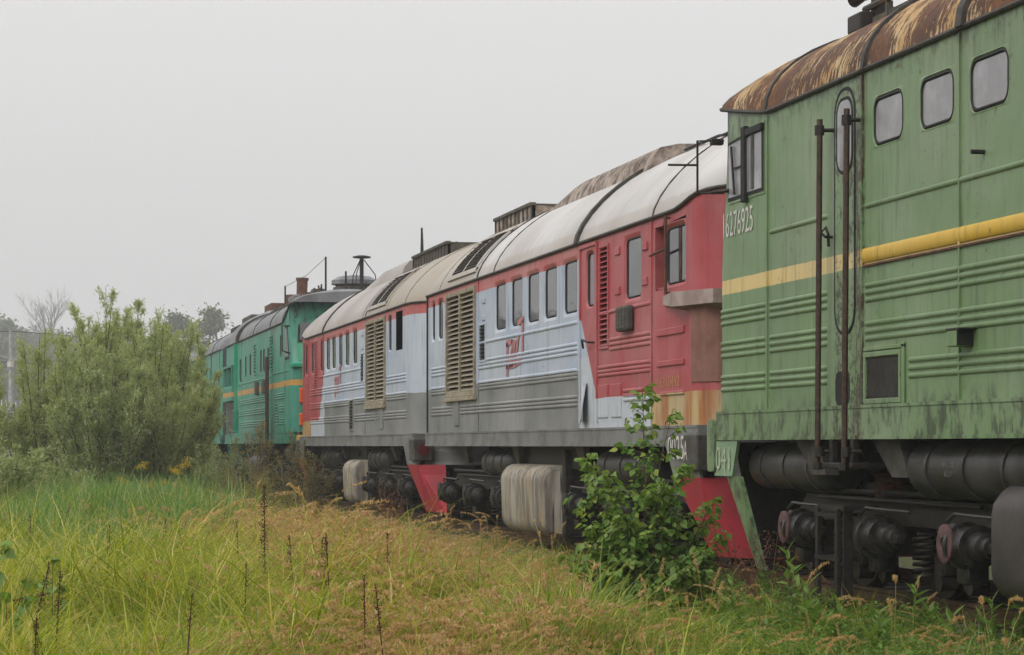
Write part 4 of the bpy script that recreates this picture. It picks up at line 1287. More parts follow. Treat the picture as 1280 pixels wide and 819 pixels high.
# pale green corner plate with strut under the cab corner
m = MB()
q = [lo.P(0.03, 1.295, 0.03), lo.P(0.80, 1.295, 0.03), lo.P(0.6, 0.96, 0.02), lo.P(0.03, 0.96, 0.02)]
m.loft([q, [(p[0] - lo.sx * 0.03, p[1], p[2]) for p in q]], True, True, True)
cp = lo.part(m, 'corner_plate', M['palegreen'] if 'palegreen' in M else lo.paint)
m = MB()
q = [lo.P(0.36, 0.96, 0.0), lo.P(0.76, 0.96, 0.0), lo.P(1.12, 0.10, -0.12), lo.P(0.94, 0.10, -0.12)]
m.loft([q, [(p[0] - lo.sx * 0.04, p[1], p[2]) for p in q]], True, True, True)
lo.part(m, 'strut', lo.paint, cp)
lo.text('041', 0.12, 1.02, 0.22, 0.45, M['palemark'] if 'palemark' in M else M['whitemark'], 0.034, 'unit_number')
m = MB().loft([lo.rr(-0.12, 0.12, 1.0, 1.5, 0.06, 0.05, 4), lo.rr(-0.12, 0.12, 1.0, 1.5, 0.06, -0.12, 4)], True, True, True)
lo.part(m, 'corner_box', lo.paint)
# roof gear on the crown: grating, pipe and horns
m = MB()
m.box((-0.5, 1.3, 5.02), (-0.44, 16, 5.16)); m.box((0.44, 1.3, 5.02), (0.5, 16, 5.16))
for k in range(26):
    m.box((-0.5, 1.3 + k * 0.55, 5.13), (0.5, 1.36 + k * 0.55, 5.19)); m.box((0.45, 1.3 + k * 0.55, 4.95), (0.51, 1.34 + k * 0.55, 5.25))
m.tube([(0.5, 1.3, 5.27), (0.5, 16, 5.27)], 0.03, 6)
lo.part(m, 'roof_walkway', M['darkroof'], lo.roof_obj)
m = MB()
m.lathe([(0, 0.03), (0.25, 0.035), (0.4, 0.08)], (0.42, 1.5, 5.38), (0.3, -1, 0.05), 12).box((0.36, 1.4, 5.1), (0.48, 1.55, 5.38), 0.01)
m.box((0.40, 1.15, 5.05), (0.62, 1.5, 5.22), 0.02)
lo.part(m, 'horn', M['blackmetal'], lo.roof_obj)
p = Vector(lo.roof_pt(3.6, 1.0, 0))
lo.part(MB().tube([p + Vector((0, -0.05, -0.02)), p + Vector((0, -0.04, 0.07)), p + Vector((0, 0.04, 0.07)), p + Vector((0, 0.05, -0.02))], 0.012, 5), 'lifting_eye', M['blackmetal'], lo.roof_obj)

# ---- far turquoise green pair
TP = (0.035, 0.26, 0.18)
M['greyroof'] = simple('weathered_grey_roof', (0.21, 0.215, 0.225), 0.7, sc=2.0, col2=(0.12, 0.12, 0.125))
df = dict(cab=True, rise=0.42, visor=1.2, visor_min=0.55,
    windows=[(4.75, 5.2, 3.15, 3.8), (5.75, 6.25, 3.15, 3.8), (6.5, 7.0, 3.15, 3.8), (9.3, 9.75, 3.15, 3.8), (10.6, 11.0, 3.15, 3.8), (12.0, 12.6, 3.05, 3.75), (1.95, 2.35, 3.4, 4.0)],
    open=[], louvres=[(3.9, 4.6, 3.15, 4.05, 10), (8.0, 8.55, 3.15, 4.0, 9), (2.75, 3.3, 1.75, 2.3, 7), (12.9, 14.6, 1.65, 2.3, 7, 'b')],
    winkw=dict(r=0.12, wall=0.03, depth=0.01),
    strips=[(4.4, 0.06, 0.02), (1.6, 0.05, 0.02), (8.5, 0.05, 0.02), (12.6, 0.2, 0.1)],
    ribs=[(1.3, 3.6, GA), (1.3, 2.6, GB), (1.3, 2.6, GC), (4.6, 12.8, GA), (4.6, 12.8, GB), (4.6, 12.8, GC), (4.4, 12.8, [3.0]), (0.5, 4.0, [3.05])], seams=[1.25, 4.3, 11.9])
far = green_loco('turquoise_green_locomotive', 57.0, False, 17.0, 'turquoise green locomotive with orange stripe and rusty chimney, far down the line', TP, (0.52, 0.27, 0.06), M['greyroof'], df)
lo = far; bo = lo.body_obj
fcab = flat_paint('bright_green_cab', lo.root, (0.02, 0.31, 0.17), fade=0.2, streak=0.2, rust=0.1)
# end face with windscreens, nose ledge, lamps
m = MB()
m.loft([[(-1.3, -0.02, 3.05), (-1.3, -0.02, 3.2), (-1.3, 0.2, 3.24)], [(1.3, -0.02, 3.05), (1.3, -0.02, 3.2), (1.3, 0.2, 3.24)]], False)
m.box((-1.56, -0.05, 3.1), (1.5, 0.1, 3.22), 0.03)
lo.part(m, 'nose_ledge', fcab, bo)
fm = MB()
fm.add([(-1.3, -0.006, 1.58), (1.3, -0.006, 1.58), (1.3, -0.006, 2.68), (-1.3, -0.006, 2.68)], [(0, 1, 2, 3)])
fm.add([(-1.3, -0.006, 2.83), (1.3, -0.006, 2.83), (1.3, -0.006, 3.1), (-1.3, -0.006, 3.1)], [(0, 1, 2, 3)])
fm.add([(-1.36, 0.085, 3.27), (1.36, 0.085, 3.27), (1.36, 0.59, 4.6), (-1.36, 0.59, 4.6)], [(0, 1, 2, 3)])
lo.part(fm, 'front_skin', fcab, bo)
for sg in (-1, 1):
    for (z0, z1) in ((1.72, 2.02), (2.25, 2.62)):
        m = MB().box((sg * 0.95, -0.07, z0), (sg * 1.35, 0.0, z1), 0.03)
        lo.part(m, 'marker_lamp', M['orange'], bo)
    m = MB()
    x0, x1 = sg * 0.12, sg * 1.22
    q = [(x0, 0.235, 3.72), (sg * 1.36, 0.235, 3.72), (sg * 1.30, 0.555, 4.55), (x0, 0.555, 4.55)]
    m.loft([q, [(p[0], p[1] + 0.05, p[2]) for p in q]], True, True, True)
    w_ = lo.part(m, 'windscreen', M['rubber'], bo)
    q = [(sg * 0.17, 0.23, 3.77), (sg * 1.31, 0.23, 3.77), (sg * 1.25, 0.53, 4.5), (sg * 0.17, 0.53, 4.5)]
    lo.part(MB().loft([q, [(p[0], p[1] + 0.02, p[2]) for p in q]], True, True, True), 'pane', M['glass'], w_)
    m = MB().box((sg * 1.1, -0.16, 1.05), (sg * 1.42, 0.1, 1.5), 0.05)
    bf = lo.part(m, 'buffer_lamp', simple('ochre_frame', (0.5, 0.3, 0.07), 0.6) if sg < 0 else M['yellow'], bo)
    lo.part(MB().box((sg * 1.16, -0.175, 1.12), (sg * 1.36, -0.15, 1.42), 0.02), 'lens', M['rubber'], bf)
# cab side window, slanted
def slq(u0, u1, z0, z1, sk, out, th=0.012):
    q = [lo.P(u0, z0, out), lo.P(u1, z0, out), lo.P(u1, z1, out), lo.P(u0 + sk, z1, out)]
    return MB().loft([q, [(p[0] - lo.sx * th, p[1], p[2]) for p in q]], True, True, True)
w_ = lo.part(slq(0.42, 1.2, 3.32, 4.15, 0.3, 0.012, 0.02), 'window', M['rubber'], bo)
lo.part(slq(0.5, 0.78, 3.38, 4.08, 0.28, 0.018), 'pane', M['dusty_glass'], w_)
lo.part(slq(0.84, 1.14, 3.38, 4.08, 0.05, 0.018), 'pane', M['dusty_glass'], w_)
lo.part(MB().tube([lo.P(0.3, 4.1, 0), lo.P(0.2, 4.1, 0.2), lo.P(0.1, 3.5, 0.2), lo.P(0.3, 3.45, 0)], 0.02, 5), 'mirror_bracket', M['blackmetal'], bo)
m = MB()
for u in (4.05, 4.35):
    m.tube([lo.P(u, 3.5, 0.12), lo.P(u, 1.0, 0.12)], 0.03, 6)
lo.part(m, 'grab_rail', M['handrail'], bo)
for u in (7.3, 5.5):
    lo.part(MB().box(lo.P(u, 2.6, 0), lo.P(u + 0.45, 2.95, 0.08), 0.02), 'number_lamp_box', M['darkroof'], bo)
lo.reservoir(0.6, 2.6, 1.06, 0.2, -0.12, M['tankgrey'])
lo.part(MB().box((-1.5, 16.9, 1.4), (1.5, 18.45, 4.3), 0.05), 'dark_gap_bellows', M['rubber'], bo)  # added black box: dark gap between the two units put in as colour
# overhanging equipment bay at the tail end
m = MB().box(lo.P(13.9, 2.55, 0), lo.P(16.6, 3.0, 0.12), 0.03)
bay = lo.part(m, 'vent_bay', lo.paint, bo)
lo.part(MB().box(lo.P(13.9, 3.55, 0), lo.P(16.6, 3.62, 0.13), 0.01).box(lo.P(13.9, 3.0, 0), lo.P(14.0, 3.55, 0.12)).box(lo.P(15.2, 3.0, 0), lo.P(15.3, 3.55, 0.12)).box(lo.P(16.5, 3.0, 0), lo.P(16.6, 3.55, 0.12)), 'bay_frame', lo.paint, bay)
lo.part(MB().box(lo.P(14.0, 3.0, 0.0), lo.P(16.5, 3.55, 0.02)), 'opening_dark_sheet', M['rubber'], bay)  # flat black sheet, the darkness of the opening is put into its colour
lo.part(MB().box(lo.P(13.2, 1.6, 0.0), lo.P(13.25, 4.2, 0.1)), 'corner_post', fcab, bo)
lo.part(MB().box(lo.P(13.6, 2.4, 0.01), lo.P(16.4, 2.5, 0.03)).box(lo.P(14.2, 1.6, 0.0), lo.P(16.4, 2.38, 0.015)), 'side_panel', M['greymetal'], bo)
# chimney, fan, walkway, masts
ro = lo.roof_obj
lo.part(MB().lathe([(0, 0.18), (0.05, 0.15), (0.95, 0.155), (0.95, 0.18), (1.02, 0.18), (1.02, 0.13), (0.6, 0.12)], (0.0, 10.6, 4.95), (0.03, 0, 1), 16), 'chimney', M['rusty'], ro, True)
f_ = lo.part(MB().lathe([(0, 0.54), (0.18, 0.54), (0.19, 0.48), (0.24, 0.48)], (0.3, 2.2, 4.98), (0, 0, 1), 24), 'roof_fan', M['darkroof'], ro, True)
lo.part(MB().lathe([(0, 0.58), (0.1, 0.58), (0.2, 0.4), (0.24, 0.05)], (0.3, 2.2, 5.23), (0, 0, 1), 24), 'fan_cap', M['greyroof'], f_, True)
m = MB()
m.tube([(0.28, 0.9, 4.95), (0.28, 0.9, 5.8)], 0.05, 8)
for k in range(3):
    a = 2 * PI * k / 3
    m.tube([(0.28 + 0.4 * math.cos(a), 0.9 + 0.4 * math.sin(a), 4.95), (0.28 + 0.33 * math.cos(a), 0.9 + 0.33 * math.sin(a), 5.4), (0.28 + 0.06 * math.cos(a), 0.9 + 0.06 * math.sin(a), 5.75)], 0.013, 5)
m.lathe([(0, 0.05), (0.02, 0.22), (0.05, 0.22), (0.08, 0.1)], (0.28, 0.9, 5.78), (0, 0, 1), 18)
lo.part(m, 'radio_aerial', M['blackmetal'], ro)
for x_, u, h in ((-0.45, 2.0, 0.95), (-0.05, 1.3, 0.55), (-0.35, 11.5, 0.85)):
    z_ = 4.95
    lo.part(MB().tube([(x_, u, z_ - 0.1), (x_, u, z_ + h)], 0.025, 6), 'mast', M['blackmetal'], ro)
lo.part(MB().tube([(-0.45, 2.0, 5.88), (-0.42, 6, 5.72), (-0.35, 11.5, 5.78)], 0.008, 4), 'aerial_wire', M['wire'], ro)
m = MB()
for k in range(44):
    u = 1.8 + k * 0.27
    hgt = random.uniform(0.08, 0.24)
    m.box((-0.6, u, 4.9), (-0.56, u + 0.05, 4.98 + hgt)); m.box((-0.7 + random.uniform(-0.1, 0.2), u, 4.88), (-0.5, u + 0.2, 4.98 + hgt * 0.5))
m.tube([(-0.58, 1.8, 5.12), (-0.58, 13.6, 5.12)], 0.025, 6)
lo.part(m, 'roof_walkway', M['darkroof'], ro)
lo.part(MB().box((-0.5, 8.2, 4.9), (0.5, 9.5, 5.35), 0.03), 'roof_box', M['greyroof'], ro)
# raised tail hood
m = MB(); rings = []
for u, k in ((12.4, 0.2), (12.5, 0.8), (12.9, 1.0), (15.6, 1.0), (16.4, 0.85), (16.8, 0.4)):
    rings.append([(-x_ * 1.56, u, 4.24 + (z_ * (0.6 + 0.4 * k))) for x_, z_ in [(math.cos(PI * q / 14), (0.80 + 0.22 * k) * math.sin(PI * q / 14)) for q in range(15)]])
m.loft(rings, True, True, True)
lo.part(m, 'tail_hood', M['greyroof'], ro, True)
lo.part(MB().lathe([(0, 0.25), (0.5, 0.24), (0.5, 0.2)], (0.1, 13.2, 5.15), (0, 0, 1), 14).box((-0.5, 13.8, 5.1), (0.4, 15.6, 5.45), 0.02), 'exhaust_box', M['rusty'], ro)

dg = dict(cab=False, visor=1.4, visor_min=0.55,
    windows=[(0.8, 1.5, 3.1, 3.6), (1.8, 2.5, 3.1, 3.6), (4, 4.5, 3.15, 3.8), (5.2, 5.7, 3.15, 3.8)], open=[], louvres=[(2.8, 3.4, 1.7, 2.4, 7)], winkw=dict(r=0.06, wall=0.05, depth=0.04),
    strips=[(3.0, 0.06, 0.02), (7.0, 0.06, 0.02)], ribs=[(3.5, 12, GA), (3.5, 12, GB), (0.4, 12, [3.0])], seams=[0.6, 3.6])
tail = green_loco('turquoise_green_locomotive', 75.4, False, 16.5, 'farthest turquoise green locomotive, half hidden behind the willow bushes', TP, TP, M['greyroof'], dg)
lo = tail
tf = flat_paint('bright_green_end', lo.root, (0.02, 0.31, 0.17), fade=0.2, streak=0.2, rust=0.1)
m = MB().add([(-1.3, -0.006, 1.6), (1.3, -0.006, 1.6), (1.3, -0.006, 4.24), (-1.3, -0.006, 4.24)], [(0, 1, 2, 3)])
lo.part(m, 'end_skin', tf, lo.body_obj)
lo.part(MB().box((-0.55, 0.8, 4.95), (0.55, 3.6, 5.4), 0.03), 'roof_box', M['darkroof'], lo.roof_obj)
lo.part(MB().lathe([(0, 0.24), (0.6, 0.24), (0.6, 0.2)], (0.0, 4.4, 4.95), (0, 0, 1), 14), 'chimney', M['rusty'], lo.roof_obj)
m = MB()
for k in range(8):
    m.box((-0.5, 5.2 + k * 0.4, 4.9), (0.5, 5.3 + k * 0.4, 5.28))
lo.part(m, 'roof_walkway', M['darkroof'], lo.roof_obj)

# ------------------------------------------------------------------ vegetation
def leafmat(name, c1, c2, c3=None, trans=0.45, rough=0.6, island=True, gloss=0.025):
    nt = NT(name)
    oi = nt.node('ShaderNodeObjectInfo').outputs['Random']
    ge = nt.node('ShaderNodeNewGeometry')
    ri = ge.outputs['Random Per Island'] if island else oi
    f = nt.m('FRACT', nt.m('ADD', ri, nt.m('MULTIPLY', oi, 0.37)))
    c = nt.mix(f, c1, c2)
    if c3:
        c = nt.mix(nt.gt(nt.m('FRACT', nt.m('MULTIPLY', f, 7.3)), 0.86), c, c3)
    c = nt.mix(nt.m('MULTIPLY', nt.m('SUBTRACT', oi, 0.5), 0.5), c, tuple(v * 0.5 for v in c1))
    d = nt.node('ShaderNodeBsdfDiffuse'); nt.put(d.inputs[0], c)
    t = nt.node('ShaderNodeBsdfTranslucent'); nt.put(t.inputs[0], nt.mix(0.5, c, nt.mix(1.0, c, (1.4, 1.35, 0.6), 'MULTIPLY')))
    gl = nt.node('ShaderNodeBsdfGlossy'); gl.inputs['Roughness'].default_value = rough * 0.75; gl.inputs[0].default_value = (1, 1, 1, 1)
    m1 = nt.node('ShaderNodeMixShader'); m1.inputs[0].default_value = trans
    nt.t.links.new(d.outputs[0], m1.inputs[1]); nt.t.links.new(t.outputs[0], m1.inputs[2])
    m2 = nt.node('ShaderNodeMixShader'); m2.inputs[0].default_value = gloss
    nt.t.links.new(m1.outputs[0], m2.inputs[1]); nt.t.links.new(gl.outputs[0], m2.inputs[2])
    nt.t.links.new(m2.outputs[0], nt.out.inputs['Surface'])
    return nt.mat

V = {}
V['green'] = leafmat('meadow_blades', (0.09, 0.18, 0.018), (0.36, 0.42, 0.055), (0.54, 0.43, 0.15))
V['lush'] = leafmat('lush_yellow_green_blades', (0.12, 0.19, 0.012), (0.44, 0.46, 0.045), (0.60, 0.50, 0.17))
V['dry'] = leafmat('dry_stems', (0.52, 0.36, 0.13), (0.40, 0.34, 0.09), (0.26, 0.29, 0.06))
V['seed'] = leafmat('seed_heads', (0.44, 0.26, 0.105), (0.64, 0.46, 0.21))
V['seedpink'] = leafmat('rosy_seed_heads', (0.42, 0.24, 0.12), (0.62, 0.44, 0.23))
V['reed'] = leafmat('reed_blades', (0.08, 0.19, 0.035), (0.20, 0.32, 0.08), (0.42, 0.40, 0.14))
V['weed'] = leafmat('weed_leaves', (0.08, 0.19, 0.03), (0.18, 0.30, 0.055))
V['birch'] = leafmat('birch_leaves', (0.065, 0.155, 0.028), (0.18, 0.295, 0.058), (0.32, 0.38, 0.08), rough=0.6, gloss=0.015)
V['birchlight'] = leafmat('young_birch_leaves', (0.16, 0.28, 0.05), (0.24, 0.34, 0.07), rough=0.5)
V['willow'] = leafmat('willow_leaves', (0.25, 0.31, 0.09), (0.40, 0.45, 0.19), (0.58, 0.60, 0.40), trans=0.55)
V['sallow'] = leafmat('sallow_leaves', (0.20, 0.26, 0.08), (0.34, 0.40, 0.17), (0.50, 0.52, 0.33))
V['olive'] = leafmat('olive_brown_leaves', (0.17, 0.155, 0.06), (0.25, 0.215, 0.09), (0.31, 0.22, 0.10))
V['golden'] = leafmat('goldenrod_leaves', (0.085, 0.14, 0.045), (0.16, 0.21, 0.07))
V['farleaf'] = leafmat('far_foliage', (0.06, 0.085, 0.035), (0.105, 0.12, 0.05))
V['farleaf2'] = leafmat('far_foliage_pale', (0.10, 0.12, 0.05), (0.15, 0.155, 0.07))
V['bark'] = simple('grey_brown_bark', (0.10, 0.08, 0.055), 0.9, sc=12)
V['twig'] = simple('brown_twig', (0.085, 0.06, 0.035), 0.9)
V['dock'] = leafmat('dock_seed_brown', (0.055, 0.015, 0.012), (0.11, 0.033, 0.022), trans=0.15)
V['reddry'] = leafmat('dry_red_stems', (0.16, 0.06, 0.035), (0.22, 0.11, 0.06), trans=0.15)
V['yellow'] = leafmat('yellow_florets', (0.62, 0.42, 0.01), (0.5, 0.36, 0.02), trans=0.25)

class FM:
    """numpy mesh collector with a material index for each face"""
    def __init__(s): s.V, s.F, s.m, s.n = [], [], [], 0
    def add(s, v, f, mi=0):
        s.V.append(np.asarray(v, float)); s.F.append(np.asarray(f, int) + s.n); s.m.append(np.full(len(f), mi)); s.n += len(v)
    def mesh(s, name, mats):
        me = bpy.data.meshes.new(name)
        v = np.concatenate(s.V); nf = sum(len(f) for f in s.F)
        faces = []
        for f in s.F: faces += f.tolist()
        me.from_pydata(v.tolist(), [], faces)
        for m_ in mats: me.materials.append(m_)
        me.polygons.foreach_set('material_index', np.concatenate(s.m).astype(np.int32))
        me.update()
        return me

def blades(fm, n, h0, h1, wid, rad, lean, droop, seg=4, mi=0, r=rng, basez=0.0):
    a = r.uniform(0, 2 * PI, n); rr = rad * np.sqrt(r.uniform(0, 1, n))
    bx, by = rr * np.cos(a), rr * np.sin(a)
    az = a + r.normal(0, 1.0, n)
    h = r.uniform(h0, h1, n); ln = lean * r.uniform(0.25, 1.2, n) * h; dr = droop * r.uniform(0.3, 1.3, n)
    w = wid * r.uniform(0.7, 1.25, n)
    sx, sy = -np.sin(az), np.cos(az)
    P = []
    for k in range(seg + 1):
        t = k / seg
        q = ln * t ** 1.8
        z = h * (t - dr * t ** 3) + basez
        ww = w * (1 - t) ** 0.6 * 0.5 + 0.0004
        cx, cy_ = bx + np.cos(az) * q, by + np.sin(az) * q
        P.append(np.stack([cx - sx * ww, cy_ - sy * ww, z], 1)); P.append(np.stack([cx + sx * ww, cy_ + sy * ww, z], 1))
    v = np.stack(P, 1).reshape(-1, 3); st = 2 * (seg + 1)
    b = np.arange(n)[:, None] * st
    f = np.concatenate([b + np.array([[2 * k, 2 * k + 1, 2 * k + 3, 2 * k + 2]]) for k in range(seg)])
    fm.add(v, f, mi)

def panicles(fm, n, h0, h1, rad, head, nodding, mi_s, mi_h, r=rng, bits=26, fat=0.02):
    for i in range(n):
        a = r.uniform(0, 2 * PI); d = rad * math.sqrt(r.uniform()); az = r.uniform(0, 2 * PI)
        h = r.uniform(h0, h1); ln = h * r.uniform(0.1, 0.45) * nodding
        bx, by = d * math.cos(a), d * math.sin(a); ca, sa = math.cos(az), math.sin(az)
        def pt(t):
            return np.array([bx + ca * ln * t ** 2.2, by + sa * ln * t ** 2.2, h * (t - 0.18 * nodding * t ** 4)])
        ts = np.linspace(0, 1, 6); w = 0.0016
        w = 0.0024
        L = np.array([pt(t) for t in ts]); side = np.array([-sa, ca, 0]) * w
        v = np.concatenate([[p - side, p + side] for p in L]).reshape(-1, 3)
        fm.add(v, [[2 * k, 2 * k + 1, 2 * k + 3, 2 * k + 2] for k in range(5)], mi_s)
        hl = head * r.uniform(0.7, 1.3) / h
        tt = 1 - hl * r.uniform(0, 1, bits)
        env = np.sin(np.clip((1 - tt) / hl, 0.06, 1) * PI) ** 0.6 * fat * 1.8
        C_ = np.array([pt(t) for t in tt]) + r.normal(0, 1, (bits, 3)) * env[:, None] * np.array([1, 1, 0.5])
        dirv = np.array([ca * 0.4, sa * 0.4, 0.6]) + r.normal(0, 0.5, (bits, 3)); dirv /= np.linalg.norm(dirv, axis=1)[:, None]
        sd_ = np.cross(dirv, r.normal(0, 1, (bits, 3))); sd_ /= np.linalg.norm(sd_, axis=1)[:, None]
        l_, w_ = 0.015, 0.0045
        v = np.stack([C_ - dirv * l_, C_ + sd_ * w_, C_ + dirv * l_, C_ - sd_ * w_], 1).reshape(-1, 3)
        fm.add(v, np.arange(bits)[:, None] * 4 + np.arange(4)[None], mi_h)

PROTO = {}
def proto(coll, name, fm, mats):
    c = PROTO.get(coll)
    if c is None:
        c = bpy.data.collections.new(coll); PROTO[coll] = c
    o = bpy.data.objects.new(name, fm.mesh(name, mats)); c.objects.link(o)

def scatter(name, label, cat, coll, pts, rot, scl):
    n = len(pts)
    me = bpy.data.meshes.new(name)
    me.vertices.add(n)
    me.vertices.foreach_set('co', np.asarray(pts, np.float32).ravel())
    a = me.attributes.new('rot', 'FLOAT_VECTOR', 'POINT'); a.data.foreach_set('vector', np.asarray(rot, np.float32).ravel())
    a = me.attributes.new('scl', 'FLOAT_VECTOR', 'POINT'); a.data.foreach_set('vector', np.asarray(scl, np.float32).ravel())
    k = len(PROTO[coll].objects)
    a = me.attributes.new('idx', 'INT', 'POINT'); a.data.foreach_set('value', rng.integers(0, k, n).astype(np.int32))
    o = bpy.data.objects.new(name, me); C.objects.link(o)
    ng = bpy.data.node_groups.new(name, 'GeometryNodeTree')
    ng.interface.new_socket('Geometry', in_out='INPUT', socket_type='NodeSocketGeometry')
    ng.interface.new_socket('Geometry', in_out='OUTPUT', socket_type='NodeSocketGeometry')
    gi = ng.nodes.new('NodeGroupInput'); go = ng.nodes.new('NodeGroupOutput')
    ci = ng.nodes.new('GeometryNodeCollectionInfo'); ci.inputs['Collection'].default_value = PROTO[coll]
    ci.inputs['Separate Children'].default_value = True; ci.inputs['Reset Children'].default_value = True
    ip = ng.nodes.new('GeometryNodeInstanceOnPoints'); ip.inputs['Pick Instance'].default_value = True
    def na(nm, dt):
        q = ng.nodes.new('GeometryNodeInputNamedAttribute'); q.data_type = dt; q.inputs['Name'].default_value = nm
        return q.outputs['Attribute']
    ng.links.new(gi.outputs[0], ip.inputs['Points']); ng.links.new(ci.outputs[0], ip.inputs['Instance'])
    ng.links.new(na('idx', 'INT'), ip.inputs['Instance Index'])
    e2r = ng.nodes.new('FunctionNodeEulerToRotation')
    ng.links.new(na('rot', 'FLOAT_VECTOR'), e2r.inputs[0]); ng.links.new(e2r.outputs[0], ip.inputs['Rotation'])
    ng.links.new(na('scl', 'FLOAT_VECTOR'), ip.inputs['Scale'])
    ng.links.new(ip.outputs[0], go.inputs[0])
    md = o.modifiers.new('scatter', 'NODES'); md.node_group = ng
    tag(o, label, cat, kind='stuff')
    return o

for k in range(5):
    fm = FM(); blades(fm, 34, 0.22, 0.68, 0.011, 0.14, 0.75, 0.34); blades(fm, 8, 0.2, 0.45, 0.006, 0.13, 0.7, 0.3, mi=1)
    proto('green_tufts', 'green_tuft', fm, [V['green'], V['dry']])
    fm = FM(); blades(fm, 40, 0.28, 0.85, 0.011, 0.12, 1.1, 0.5)
    proto('lush_tufts', 'lush_tuft', fm, [V['lush']])
    fm = FM(); blades(fm, 30, 0.2, 0.55, 0.009, 0.15, 0.8, 0.38); blades(fm, 14, 0.25, 0.55, 0.006, 0.14, 0.8, 0.4, mi=1)
    panicles(fm, 8 if k < 3 else 12, 0.34, 0.74, 0.17, 0.15, 1.7, 1, 2, bits=28, fat=0.0045)
    proto('dry_tufts', 'dry_tuft', fm, [V['lush'], V['dry'], V['seed'] if k % 2 else V['seedpink']])
    fm = FM(); blades(fm, 18, 0.6, 1.1, 0.016, 0.14, 0.45, 0.18, seg=5); blades(fm, 14, 0.3, 0.6, 0.009, 0.14, 0.6, 0.3)
    proto('reed_tufts', 'reed_tuft', fm, [V['reed']])
    fm = FM(); panicles(fm, 3 if k < 3 else 5, 0.6, 1.05, 0.14, 0.2, 2.3 if k != 1 else 0.7, 0, 1, bits=70, fat=0.0048)
    proto('tall_heads', 'tall_head', fm, [V['dry'], V['seed']])
    # low leafy weeds
    fm = FM()
    for q in range(9):
        a = rng.uniform(0, 2 * PI); rr = rng.uniform(0, 0.1); hh = rng.uniform(0.18, 0.42)
        for s_ in range(8):
            z = hh * (0.25 + 0.75 * s_ / 7); az = s_ * 2.4 + q
            b = np.array([rr * math.cos(a), rr * math.sin(a), z]); dv = np.array([math.cos(az), math.sin(az), 0.5]); dv /= np.linalg.norm(dv)
            sv = np.array([-math.sin(az), math.cos(az), 0]); l_ = rng.uniform(0.05, 0.09)
            fm.add([b, b + dv * l_ * 0.5 + sv * l_ * 0.2, b + dv * l_ - np.array([0, 0, 0.2 * l_]), b + dv * l_ * 0.5 - sv * l_ * 0.2], [[0, 1, 2, 3]], 0)
    blades(fm, 10, 0.2, 0.5, 0.006, 0.12, 0.5, 0.3, mi=1)
    proto('weed_tufts', 'weed_tuft', fm, [V['weed'], V['green']])

# candidate tuft positions over the meadow, thinning with distance
def meadow(n, d0, d1, pxa=-80, pxb=1360, xmax=6.95):
    u = rng.uniform(0, 1, n)
    d = np.sqrt(d0 ** 2 + u * (d1 ** 2 - d0 ** 2))
    px = rng.uniform(pxa, pxb, n)
    xc = (px - CX) * d / FPX
    x = xc * _c + d * _s; y = -xc * _s + d * _c
    k = x < xmax + rng.normal(0, 0.12, n)
    x, y, d, px = x[k], y[k], d[k], px[k]
    return x, y, d, px, HOR + FPX * (EYE - 0.4) / d
def vnoise(x, y, f, seed):
    r_ = np.random.default_rng(seed); s_ = 0
    for k in range(5):
        a = r_.uniform(0, 2 * PI); ph = r_.uniform(0, 6); ff = f * (0.6 + 0.35 * k)
        s_ = s_ + np.sin((x * math.cos(a) + y * math.sin(a)) * ff + ph) / (1 + 0.4 * k)
    return s_ / 2.2
sets = {k: ([], [], []) for k in ('green', 'lush', 'dry', 'reed', 'heads', 'weed')}
def put(kind, x, y, smin, smax, tilt=0.12, extra=1.0):
    n = len(x)
    if n == 0: return
    z = ground_h(x, y) - 0.01
    sets[kind][0].append(np.stack([x, y, z], 1))
    sets[kind][1].append(np.stack([rng.normal(0, tilt, n), rng.normal(0, tilt, n), rng.uniform(0, 2 * PI, n)], 1))
    s_ = rng.uniform(smin, smax, n) * extra
    sets[kind][2].append(np.stack([s_, s_, s_ * rng.uniform(0.85, 1.2, n)], 1))
def zone(x, y, px, py):
    """share of each kind; the meadow is lush low left, golden in the middle, green at the right and along the track"""
    n1 = vnoise(x, y, 0.9, 3); n2 = vnoise(x, y, 2.4, 5)
    golden = np.exp(-((px - 430 - (py - 700) * 0.2) / 190) ** 2) * np.clip((py - 585) / 60, 0, 1) * 1.15
    golden = golden + 0.35 * np.exp(-((px - 640) / 120) ** 2) * np.clip((py - 640) / 80, 0, 1)
    lush = np.exp(-((px - 130) / 210) ** 2) * np.clip((py - 685) / 60, 0, 1) * 1.2 + 0.1
    green = np.clip((px - 470) / 200, 0, 1) * 0.8 + 0.18
    reed = np.exp(-(((px - 180 - (650 - py) * 0.8) / 80) ** 2 + ((py - 664) / 30) ** 2)) * 2.4
    weed = np.clip((px - 820) / 150, 0, 1) * 1.0 + np.exp(-((x - 6.3) / 0.5) ** 2) * 0.5
    W = np.stack([green, lush, golden, reed * np.clip(0.5 + 0.9 * n2 + 0.4 * n1, 0.0, 1.5), weed], 1)
    W = np.clip(W + 0.35 * np.stack([n2, n1, -n1, 0 * n1, n2 * 0.5], 1) * (W > 0.05), 0.0, None) + 1e-6
    W /= W.sum(1)[:, None]
    return W
KN = ('green', 'lush', 'dry', 'reed', 'weed')
